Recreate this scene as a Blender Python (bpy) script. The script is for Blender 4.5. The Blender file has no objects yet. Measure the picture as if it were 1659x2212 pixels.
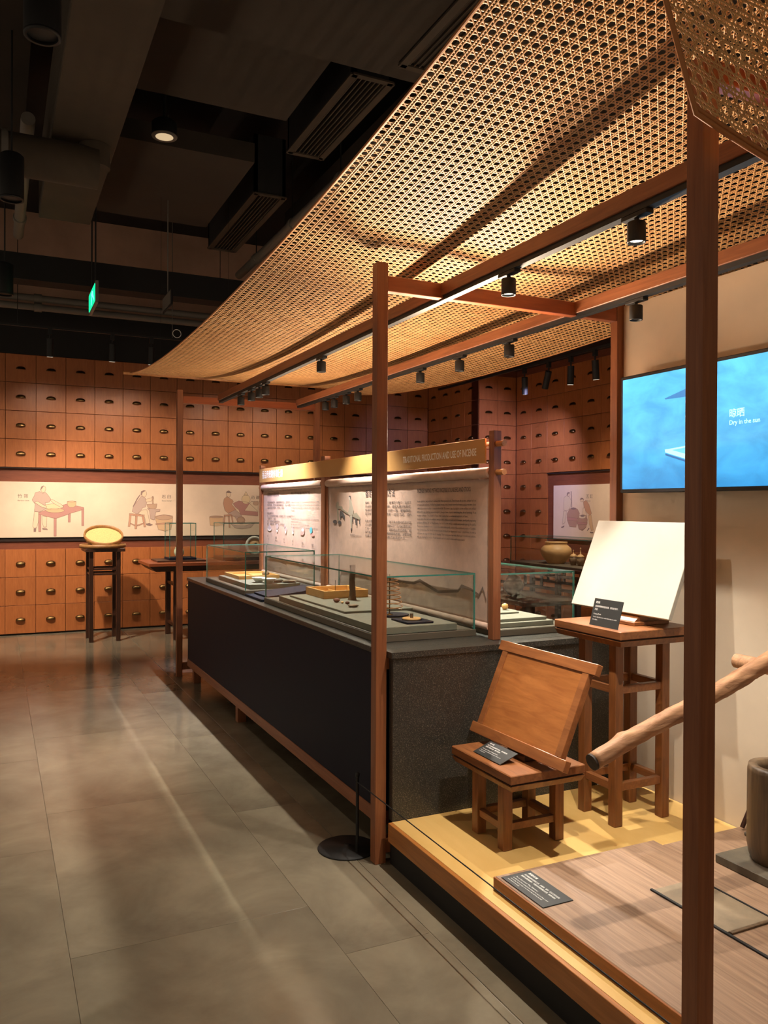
import bpy, math, random
import numpy as np
from mathutils import Vector, Matrix
random.seed(7)
PI = math.pi
scene = bpy.context.scene
COL = scene.collection

# ------------------------------------------------------------------ camera, world, exposure
cam_d = bpy.data.cameras.new('camera')
cam_d.sensor_fit = 'VERTICAL'
cam_d.sensor_height = 36.0
cam_d.lens = 1752.56 / 2212 * 36.0
cam_d.clip_start = 0.05
cam = bpy.data.objects.new('camera', cam_d)
COL.objects.link(cam)
YAW, PITCH, ROLL = 0.44640672, -0.00603794, -0.00410627
_f = Vector((math.sin(YAW) * math.cos(PITCH), math.cos(YAW) * math.cos(PITCH), math.sin(PITCH)))
_r = Vector((math.cos(YAW), -math.sin(YAW), 0))
_d = _f.cross(_r)
_r2 = math.cos(ROLL) * _r + math.sin(ROLL) * _d
_d2 = -math.sin(ROLL) * _r + math.cos(ROLL) * _d
_m = Matrix.Identity(4)
for i in range(3):
    _m[i][0], _m[i][1], _m[i][2] = _r2[i], -_d2[i], -_f[i]
_m[2][3] = 1.5
cam.matrix_world = _m
scene.camera = cam

world = bpy.data.worlds.new('world')
scene.world = world
world.use_nodes = True
bgn = world.node_tree.nodes['Background']
bgn.inputs[0].default_value = (1.0, 0.78, 0.56, 1)
bgn.inputs[1].default_value = 0.14

vs = scene.view_settings
vs.view_transform = 'Standard'
vs.look = 'None'
vs.exposure = 1.2
vs.gamma = 1.0
vs.use_curve_mapping = False
cy = scene.cycles
cy.use_denoising = True
cy.sample_clamp_indirect = 4.0
cy.blur_glossy = 1.0
cy.transparent_max_bounces = 14
cy.max_bounces = 6
cy.glossy_bounces = 3
cy.transmission_bounces = 4
cy.use_adaptive_sampling = True
cy.adaptive_threshold = 0.08
cy.adaptive_min_samples = 12
cy.diffuse_bounces = 3
cy.caustics_reflective = False
cy.caustics_refractive = False

SPOT_W = 78.0          # watts of one rail spotlight
WASH_W = 26.0          # watts of one wall washer
WARM = (1.0, 0.81, 0.63)
NEUTRAL = (1.0, 0.91, 0.78)
COOL = (0.78, 0.76, 1.0)
AMBER = (1.0, 0.75, 0.52)
LILAC = (0.62, 0.58, 1.0)

# ------------------------------------------------------------------ helpers
def srgb(r, g, b):
    def f(c):
        c /= 255.0
        return c / 12.92 if c <= 0.04045 else ((c + 0.055) / 1.055) ** 2.4
    return (f(r), f(g), f(b), 1.0)

class MB:
    """collects shapes for ONE mesh"""
    def __init__(self):
        self.v, self.f, self.m, self.s = [], [], [], []
    def add(self, vs_, fs, mat=0, smooth=False):
        o = len(self.v)
        self.v += [tuple(p) for p in vs_]
        for q in fs:
            self.f.append(tuple(i + o for i in q)); self.m.append(mat); self.s.append(smooth)
        return self
    def box(self, x0, x1, y0, y1, z0, z1, mat=0, M=None):
        p = [(x0,y0,z0),(x1,y0,z0),(x1,y1,z0),(x0,y1,z0),(x0,y0,z1),(x1,y0,z1),(x1,y1,z1),(x0,y1,z1)]
        if M is not None: p = [M @ Vector(q) for q in p]
        return self.add(p, [(0,3,2,1),(4,5,6,7),(0,1,5,4),(1,2,6,5),(2,3,7,6),(3,0,4,7)], mat)
    def cham(self, x0, x1, y0, y1, z0, z1, c=0.003, mat=0, M=None):
        """box with chamfered edges on every side"""
        P = []
        for sx, X in ((1, x0), (-1, x1)):
            for sy, Y in ((1, y0), (-1, y1)):
                for sz, Z in ((1, z0), (-1, z1)):
                    P += [(X, Y + sy*c, Z + sz*c), (X + sx*c, Y, Z + sz*c), (X + sx*c, Y + sy*c, Z)]
        if M is not None: P = [M @ Vector(q) for q in P]
        k = lambda a, b, d, w: (a*4 + b*2 + d)*3 + w
        F = [(k(0,0,0,0),k(0,0,1,0),k(0,1,1,0),k(0,1,0,0)), (k(1,0,0,0),k(1,1,0,0),k(1,1,1,0),k(1,0,1,0)),
             (k(0,0,0,1),k(1,0,0,1),k(1,0,1,1),k(0,0,1,1)), (k(0,1,0,1),k(0,1,1,1),k(1,1,1,1),k(1,1,0,1)),
             (k(0,0,0,2),k(0,1,0,2),k(1,1,0,2),k(1,0,0,2)), (k(0,0,1,2),k(1,0,1,2),k(1,1,1,2),k(0,1,1,2))]
        for a in (0,1):
            for b in (0,1):
                F.append((k(a,b,0,0),k(a,b,1,0),k(a,b,1,1),k(a,b,0,1)))
                F.append((k(a,0,b,0),k(a,1,b,0),k(a,1,b,2),k(a,0,b,2)))
                F.append((k(0,a,b,1),k(1,a,b,1),k(1,a,b,2),k(0,a,b,2)))
                for d in (0,1): F.append((k(a,b,d,0),k(a,b,d,1),k(a,b,d,2)))
        return self.add(P, F, mat)
    def cyl(self, p0, p1, r0, r1=None, n=16, mat=0, caps=True, smooth=True):
        r1 = r0 if r1 is None else r1
        p0, p1 = Vector(p0), Vector(p1)
        d = (p1 - p0).normalized()
        a = d.orthogonal().normalized(); b = d.cross(a)
        P = []
        for p, r in ((p0, r0), (p1, r1)):
            for i in range(n):
                t = 2*PI*i/n
                P.append(p + (a*math.cos(t) + b*math.sin(t))*r)
        self.add(P, [(i, (i+1)%n, n+(i+1)%n, n+i) for i in range(n)], mat, smooth)
        if caps:
            self.add(P[:n], [tuple(range(n))[::-1]], mat); self.add(P[n:], [tuple(range(n))], mat)
        return self
    def lathe(self, prof, c=(0,0,0), n=28, mat=0, M=None, smooth=True):
        """prof: list of (r, z)"""
        P = []
        for r, z in prof:
            for i in range(n):
                t = 2*PI*i/n
                q = Vector((c[0] + r*math.cos(t), c[1] + r*math.sin(t), c[2] + z))
                P.append(M @ q if M is not None else q)
        F = []
        for j in range(len(prof)-1):
            for i in range(n):
                F.append((j*n+i, j*n+(i+1)%n, (j+1)*n+(i+1)%n, (j+1)*n+i))
        self.add(P, F, mat, smooth)
        if tuple(prof[0]) == tuple(prof[-1]): return self
        if prof[0][0] > 1e-4: self.add(P[:n], [tuple(range(n))[::-1]], mat)
        if prof[-1][0] > 1e-4: self.add(P[-n:], [tuple(range(n))], mat)
        return self
    def tube(self, path, r, n=8, mat=0, closed=False):
        path = [Vector(p) for p in path]; k = len(path)
        P = []; up = Vector((0,0,1))
        for i, p in enumerate(path):
            a = path[(i-1) % k] if (closed or i > 0) else p
            b = path[(i+1) % k] if (closed or i < k-1) else p
            d = (b - a).normalized()
            s = d.cross(up); s = s.normalized() if s.length > 1e-3 else Vector((1,0,0))
            u = s.cross(d)
            rr = r[i] if isinstance(r, (list, tuple)) else r
            for j in range(n):
                t = 2*PI*j/n
                P.append(p + (s*math.cos(t) + u*math.sin(t))*rr)
        F = []
        for i in range(k if closed else k-1):
            for j in range(n):
                F.append((i*n+j, i*n+(j+1)%n, ((i+1)%k)*n+(j+1)%n, ((i+1)%k)*n+j))
        self.add(P, F, mat, True)
        if not closed:
            self.add(P[:n], [tuple(range(n))[::-1]], mat); self.add(P[-n:], [tuple(range(n))], mat)
        return self
    def prism(self, pts, frame, t=0.0006, mat=0):
        """outline (u,v) extruded by t; frame maps (u,v,w)->world"""
        n = len(pts)
        A = [frame(u, v, 0) for u, v in pts]; B = [frame(u, v, t) for u, v in pts]
        return self.add(A + B, [tuple(range(n))[::-1], tuple(range(n, 2*n))] + [(i, (i+1)%n, n+(i+1)%n, n+i) for i in range(n)], mat)
    def build(self, name, mats, parent=None, bevel=0.0, recalc=True):
        off = Vector((0,0,0)); q = parent
        while q is not None:
            off += q.location; q = q.parent
        me = bpy.data.meshes.new(name)
        me.from_pydata([(p[0]-off[0], p[1]-off[1], p[2]-off[2]) for p in self.v], [], self.f)
        for m in (mats if isinstance(mats, (list, tuple)) else [mats]): me.materials.append(m)
        me.polygons.foreach_set('material_index', self.m)
        me.polygons.foreach_set('use_smooth', self.s)
        if recalc:
            import bmesh
            bm = bmesh.new(); bm.from_mesh(me)
            bmesh.ops.recalc_face_normals(bm, faces=bm.faces)
            bm.to_mesh(me); bm.free()
        me.update()
        o = bpy.data.objects.new(name, me)
        COL.objects.link(o); o.parent = parent
        if bevel:
            b = o.modifiers.new('bevel', 'BEVEL'); b.width = bevel; b.segments = 2; b.limit_method = 'ANGLE'
        return o

def tag(o, label, cat, group=None):
    o['label'] = label; o['category'] = cat
    if group: o['group'] = group
    return o
def thing(name, label, cat, loc=(0,0,0), group=None):
    o = bpy.data.objects.new(name, None); COL.objects.link(o)
    o.location = loc; o.empty_display_size = 0.05
    return tag(o, label, cat, group)
def struct(o):
    o['kind'] = 'structure'; return o
def stuff(o):
    o['kind'] = 'stuff'; return o

# ------------------------------------------------------------------ materials
class NT:
    def __init__(self, name):
        self.m = bpy.data.materials.new(name); self.m.use_nodes = True
        self.t = self.m.node_tree; self.n = self.t.nodes
        self.b = self.n['Principled BSDF']; self.out = self.n['Material Output']
    def new(self, t, **kw):
        x = self.n.new(t)
        for k, v in kw.items(): setattr(x, k, v)
        return x
    def link(self, a, b): self.t.links.new(a, b)
    def coords(self, scale=(1,1,1), rot=(0,0,0), out='Object'):
        c = self.new('ShaderNodeTexCoord'); mp = self.new('ShaderNodeMapping')
        mp.inputs['Scale'].default_value = scale; mp.inputs['Rotation'].default_value = rot
        self.link(c.outputs[out], mp.inputs['Vector']); return mp.outputs['Vector']
    def noise(self, vec, scale=5, detail=4, rough=0.55, dist=0.0):
        x = self.new('ShaderNodeTexNoise'); x.inputs['Scale'].default_value = scale
        x.inputs['Detail'].default_value = detail; x.inputs['Roughness'].default_value = rough
        x.inputs['Distortion'].default_value = dist
        self.link(vec, x.inputs['Vector']); return x.outputs['Fac']
    def ramp(self, fac, stops):
        x = self.new('ShaderNodeValToRGB'); e = x.color_ramp.elements
        while len(e) < len(stops): e.new(0.5)
        for i, (p, c) in enumerate(stops): e[i].position = p; e[i].color = c
        self.link(fac, x.inputs['Fac']); return x.outputs['Color']
    def bump(self, fac, strength=0.1, dist=0.01):
        x = self.new('ShaderNodeBump'); x.inputs['Strength'].default_value = strength
        x.inputs['Distance'].default_value = dist
        self.link(fac, x.inputs['Height']); self.link(x.outputs['Normal'], self.b.inputs['Normal'])
    def vary(self, col, lo=0.9, hi=1.1):
        """each object of a set is a shade of its own"""
        oi = self.new('ShaderNodeObjectInfo'); mr = self.new('ShaderNodeMapRange')
        mr.inputs['To Min'].default_value = lo; mr.inputs['To Max'].default_value = hi
        self.link(oi.outputs['Random'], mr.inputs['Value'])
        h = self.new('ShaderNodeHueSaturation')
        self.link(mr.outputs['Result'], h.inputs['Value']); self.link(col, h.inputs['Color'])
        return h.outputs['Color']
    def base(self, col): self.link(col, self.b.inputs['Base Color'])
    def rough(self, v): self.b.inputs['Roughness'].default_value = v

def wood(name, dark, light, grain=(40, 40, 3), rough=0.45, rot=(0,0,0), vary=None, bump=0.08, lo=0.3, hi=0.7):
    k = NT(name)
    f = k.noise(k.coords(grain, rot), 1.0, 6, 0.62, 0.6)
    c = k.ramp(f, [(lo, srgb(*dark)), (hi, srgb(*light))])
    if vary: c = k.vary(c, *vary)
    k.base(c); k.rough(rough); k.bump(f, bump, 0.004)
    return k.m
def plain(name, rgb, rough=0.5, metal=0.0, noise=None, alpha=None):
    k = NT(name)
    if noise:
        f = k.noise(k.coords((1,1,1)), noise[0], 5, 0.6)
        a = noise[1]
        k.base(k.ramp(f, [(0.3, srgb(*[max(0, c*(1-a)) for c in rgb])), (0.7, srgb(*[min(255, c*(1+a)) for c in rgb]))]))
    else: k.b.inputs['Base Color'].default_value = srgb(*rgb)
    k.rough(rough); k.b.inputs['Metallic'].default_value = metal
    return k.m
def emit(name, rgb, strength):
    k = NT(name); k.b.inputs['Base Color'].default_value = (0,0,0,1)
    k.b.inputs['Emission Color'].default_value = srgb(*rgb); k.b.inputs['Emission Strength'].default_value = strength
    return k.m
def glass_mat():
    k = NT('case_glass')
    tr = k.new('ShaderNodeBsdfTransparent'); tr.inputs[0].default_value = (0.965, 0.985, 0.975, 1)
    gl = k.new('ShaderNodeBsdfGlossy'); gl.inputs['Roughness'].default_value = 0.03
    lw = k.new('ShaderNodeLayerWeight'); lw.inputs['Blend'].default_value = 0.5
    pw = k.new('ShaderNodeMath', operation='POWER'); pw.inputs[1].default_value = 4.5
    ma = k.new('ShaderNodeMath', operation='MULTIPLY_ADD'); ma.inputs[1].default_value = 0.42; ma.inputs[2].default_value = 0.025
    k.link(lw.outputs['Facing'], pw.inputs[0]); k.link(pw.outputs[0], ma.inputs[0])
    mx = k.new('ShaderNodeMixShader')
    k.link(ma.outputs[0], mx.inputs[0]); k.link(tr.outputs[0], mx.inputs[1]); k.link(gl.outputs[0], mx.inputs[2])
    k.link(mx.outputs[0], k.out.inputs['Surface'])
    return k.m

M = {}
M['frame'] = wood('frame_wood', (122, 70, 42), (152, 94, 58), (60, 60, 3), 0.42)
M['frame_y'] = wood('frame_wood_long', (116, 66, 40), (150, 92, 58), (60, 3, 60), 0.42)
M['drawer'] = wood('drawer_veneer', (160, 92, 48), (182, 110, 60), (50, 50, 5), 0.42, vary=(0.92, 1.06), bump=0.03)
M['band'] = wood('recess_veneer', (112, 60, 42), (132, 74, 50), (6, 6, 60), 0.45, bump=0.03)
M['grout'] = plain('tile_grout', (118, 108, 90), 0.4)
M['gap'] = plain('shadow_gap', (38, 22, 16), 0.8)
M['brass'] = plain('aged_brass', (108, 84, 52), 0.36, 1.0)
M['black'] = plain('black_metal', (16, 16, 17), 0.6)
M['blackpaint'] = plain('black_paint', (20, 18, 17), 0.75)
M['mural'] = plain('mural_paper', (230, 205, 180), 0.75, noise=(3, 0.03))
M['platform'] = wood('platform_bamboo', (200, 160, 92), (218, 180, 112), (5, 2, 40), 0.38, bump=0.03)
M['platform_side'] = wood('platform_edge_wood', (150, 92, 40), (180, 116, 56), (60, 4, 60), 0.42)
M['deck'] = wood('weathered_deck_wood', (112, 86, 68), (170, 138, 110), (70, 2.6, 70), 0.5, rot=(0, 0, math.radians(-30)), bump=0.12, lo=0.24, hi=0.8)
M['deck_edge'] = wood('deck_edge_wood', (120, 66, 26), (150, 88, 40), (60, 4, 60), 0.4)
M['stool'] = wood('stool_wood', (102, 60, 31), (140, 88, 48), (45, 45, 4), 0.36)
M['stool_top'] = wood('stool_top_wood', (108, 64, 36), (146, 94, 54), (45, 4, 45), 0.36)
M['tray'] = wood('tilted_tray_wood', (142, 82, 40), (184, 118, 62), (16, 5, 44), 0.36, lo=0.25, hi=0.78)
M['trayframe'] = wood('tray_frame_wood', (122, 72, 38), (160, 100, 56), (30, 4, 30), 0.36)
M['dark'] = wood('dark_stained_wood', (44, 26, 18), (72, 42, 28), (50, 50, 4), 0.35)
M['redtop'] = wood('red_brown_table_wood', (130, 66, 38), (160, 86, 50), (4, 40, 40), 0.3)
M['log'] = wood('rough_log_wood', (142, 100, 72), (204, 156, 116), (4, 40, 40), 0.6, bump=0.6)
M['logend'] = plain('dark_log_end', (52, 42, 36), 0.7, noise=(60, 0.3))
M['mortar'] = wood('old_mortar_wood', (74, 58, 42), (112, 90, 66), (40, 40, 4), 0.42)
M['footplate'] = plain('worn_foot_plate', (124, 108, 86), 0.6, noise=(9, 0.12))
M['sill'] = plain('grey_timber_sill', (86, 78, 64), 0.6, noise=(14, 0.15))
M['plaster'] = plain('white_plaster', (206, 190, 168), 0.85, noise=(2.5, 0.03))
M['whiteboard'] = plain('white_drying_board', (186, 183, 171), 0.6, noise=(4, 0.02))
M['bamboo'] = wood('pale_bamboo_wood', (206, 156, 92), (228, 184, 120), (8, 30, 30), 0.4)
M['cane'] = wood('cane_strip', (206, 150, 92), (236, 188, 128), (14, 14, 14), 0.5, bump=0.0)
M['caneedge'] = plain('cane_edge_binding', (176, 112, 60), 0.6)
M['cloth'] = plain('banner_cloth', (202, 174, 158), 0.9, noise=(14, 0.05))
M['slab'] = plain('grey_felt_slab', (124, 122, 108), 0.85, noise=(40, 0.04))
M['plinth'] = plain('brown_grey_plinth', (92, 84, 70), 0.6)
M['sign'] = plain('black_caption_plate', (44, 46, 46), 0.5)
M['ink'] = plain('white_print', (248, 248, 244), 0.6)
M['darkink'] = plain('dark_print', (62, 54, 56), 0.8)
M['greyink'] = plain('grey_print', (110, 92, 84), 0.8)
M['glass'] = glass_mat()
M['edge'] = plain('green_glass_edge', (58, 122, 110), 0.15)
M['porcelain'] = plain('white_porcelain', (226, 226, 216), 0.2)
M['celadon'] = plain('celadon_glaze', (196, 204, 176), 0.25)
M['stone'] = plain('reddish_stone', (112, 72, 58), 0.7, noise=(60, 0.25))
M['clay'] = plain('tan_clay', (208, 164, 112), 0.5, noise=(6, 0.08))
M['stoneware'] = plain('brown_stoneware', (118, 96, 72), 0.4, noise=(20, 0.15))
M['duct'] = plain('grey_brown_duct', (64, 54, 42), 0.8, noise=(3, 0.08))
M['soffit'] = plain('dark_soffit', (52, 44, 36), 0.9, noise=(2, 0.08))
M['pipe'] = plain('grey_pipe', (110, 104, 96), 0.6)
M['upper'] = plain('upper_wall_concrete', (190, 152, 130), 0.9, noise=(1.5, 0.08))
M['gold'] = plain('gold_brushed_board', (192, 146, 86), 0.5, 0.0)
M['dowel'] = wood('dowel_wood', (170, 110, 60), (200, 140, 84), (40, 3, 40), 0.4)
M['washglow'] = emit('washer_lens', (255, 236, 205), 2.0)
M['lampglow'] = emit('lamp_lens', (255, 236, 205), 9.0)

k = NT('polished_floor_tile')
v = k.coords((1,1,1), out='Object')
f1 = k.noise(v, 2.2, 6, 0.6, 0.4); f2 = k.noise(v, 9, 4, 0.6)
c = k.ramp(f1, [(0.3, srgb(104, 95, 80)), (0.7, srgb(138, 128, 108))])
k.base(k.vary(c, 0.88, 1.08))
r = k.ramp(f2, [(0.3, (0.12,)*3 + (1,)), (0.75, (0.20,)*3 + (1,))])
k.link(r, k.b.inputs['Roughness'])
k.b.inputs['Specular IOR Level'].default_value = 0.42
M['tile'] = k.m

k = NT('speckled_granite')
v = k.coords((1,1,1))
f1 = k.noise(v, 240, 2, 0.5)
c = k.ramp(f1, [(0.42, srgb(40, 39, 36)), (0.58, srgb(60, 58, 53)), (0.70, srgb(112, 106, 94))])
k.base(c); k.rough(0.34)
M['granite'] = k.m
k = NT('dark_counter_panel')
k.b.inputs['Base Color'].default_value = srgb(14, 18, 36); k.rough(0.6); k.b.inputs['Specular IOR Level'].default_value = 0.2
M['panel'] = k.m

PRINT_COL = {'mauve': (178, 150, 142), 'skin': (226, 196, 164), 'ink': (110, 84, 86), 'pale': (222, 200, 172), 'rose': (172, 112, 110),
 'tan': (206, 164, 122), 'straw': (228, 200, 156), 'dun': (178, 140, 116), 'rust': (190, 132, 104), 'vat': (166, 120, 106),
 'sage': (150, 148, 140), 'pale2': (196, 186, 178), 'ink2': (92, 88, 88), 'olive': (124, 122, 110), 'lilac': (168, 156, 170), 'white2': (226, 216, 210),
 'pink2': (220, 160, 152), 'cyan2': (96, 188, 200), 'wash': (132, 112, 100)}
for a, b in PRINT_COL.items():
    if a[-1] != '2' and a != 'wash': b = tuple(0.72*c + 0.28*d for c, d in zip(b, (232, 208, 178)))
    M['p_' + a] = plain('print_' + a, b, 0.8)
M['outline'] = plain('print_outline', (150, 118, 104), 0.8)
M['p_scr_lo'] = emit('screen_blue_grey', (58, 116, 168), 0.8)
M['p_scr_shadow'] = emit('screen_shadow', (44, 92, 142), 0.8)
M['p_scr_hi'] = emit('screen_highlight', (150, 218, 240), 1.0)
M['p_scr_mid'] = emit('screen_mid', (92, 168, 214), 0.95)
M['p_scr_text'] = emit('screen_lettering', (150, 232, 250), 1.3)

FACE_Y = Matrix(((1,0,0),(0,0,-1),(0,1,0)))     # reads along +X, faces -Y
FACE_X = Matrix(((0,0,-1),(-1,0,0),(0,1,0)))    # reads along -Y, faces -X

def text(name, s, mat, parent, loc, R, height=None, width=None, size=0.1, align='LEFT', res=2, bold=0.0, space=1.0, lines=1.0):
    """flat lettering as a thin mesh; loc = left end of the base line of the first row"""
    c = bpy.data.curves.new(name, 'FONT'); c.body = s; c.size = 1.0; c.resolution_u = res
    c.align_x = align; c.offset = bold; c.space_character = space; c.space_line = lines
    t = bpy.data.objects.new('tmp_text', c); COL.objects.link(t)
    bpy.context.view_layer.update()
    me = bpy.data.meshes.new_from_object(t.evaluated_get(bpy.context.evaluated_depsgraph_get()))
    bpy.data.objects.remove(t); bpy.data.curves.remove(c)
    n = len(me.vertices); co = np.empty(n*3); me.vertices.foreach_get('co', co); co = co.reshape(-1, 3)
    if n == 0: return None
    w = co[:,0].max() - co[:,0].min(); h = co[:,1].max() - co[:,1].min()
    sx = width / w if width else (height / h if height else size)
    sy = height / h if height else (size if size and not width else sx)
    if width and not height: sy = size if size else sx
    if align == 'LEFT': co[:,0] -= co[:,0].min()
    co[:,0] *= sx; co[:,1] *= sy
    off = Vector((0,0,0)); q = parent
    while q is not None: off += q.location; q = q.parent
    A = np.array([[R[i][j] for j in range(3)] for i in range(3)])
    co = co @ A.T + (np.array(loc) - np.array(off))
    me.vertices.foreach_set('co', co.ravel()); me.materials.clear(); me.materials.append(mat); me.update()
    me.name = name
    o = bpy.data.objects.new(name, me); COL.objects.link(o); o.parent = parent
    return stuff(o)

def prints(key, name, parent, face, plane, t=0.0006, outline=0.0):
    """each flat printed drawing: thin inlays, one mesh per colour"""
    by = {}
    for i, (c, pts) in enumerate(PRINTS[key]):
        by.setdefault(c, []).append((i, pts))
    mb = MB(); mats = []; lines = []
    for c, lst in by.items():
        mats.append(M['p_' + c])
        for i, pts in lst:
            lift = 0.0002 + 0.00008*i
            if face == 'Y': fr = lambda u, v, w, L=lift: (u, plane - L - w, v)
            else: fr = lambda u, v, w, L=lift: (plane - L - w, u, v)
            mb.prism(pts, fr, t, len(mats)-1)
            if outline and c not in ('ink', 'ink2'):
                lines.append((pts, fr))
    if lines:                                     # drawn outlines
        mats.append(M['outline'])
        for pts, fr in lines:
            for (u0, v0), (u1, v1) in zip(pts, pts[1:] + pts[:1]):
                L = math.hypot(u1-u0, v1-v0)
                if L < 1e-4: continue
                nu, nv = -(v1-v0)/L*outline, (u1-u0)/L*outline
                mb.add([fr(u0-nu, v0-nv, t+0.0002), fr(u1-nu, v1-nv, t+0.0002), fr(u1+nu, v1+nv, t+0.0002), fr(u0+nu, v0+nv, t+0.0002)], [(0, 1, 2, 3)], len(mats)-1)
    o = mb.build(name, mats, parent)
    return stuff(o)

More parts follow.
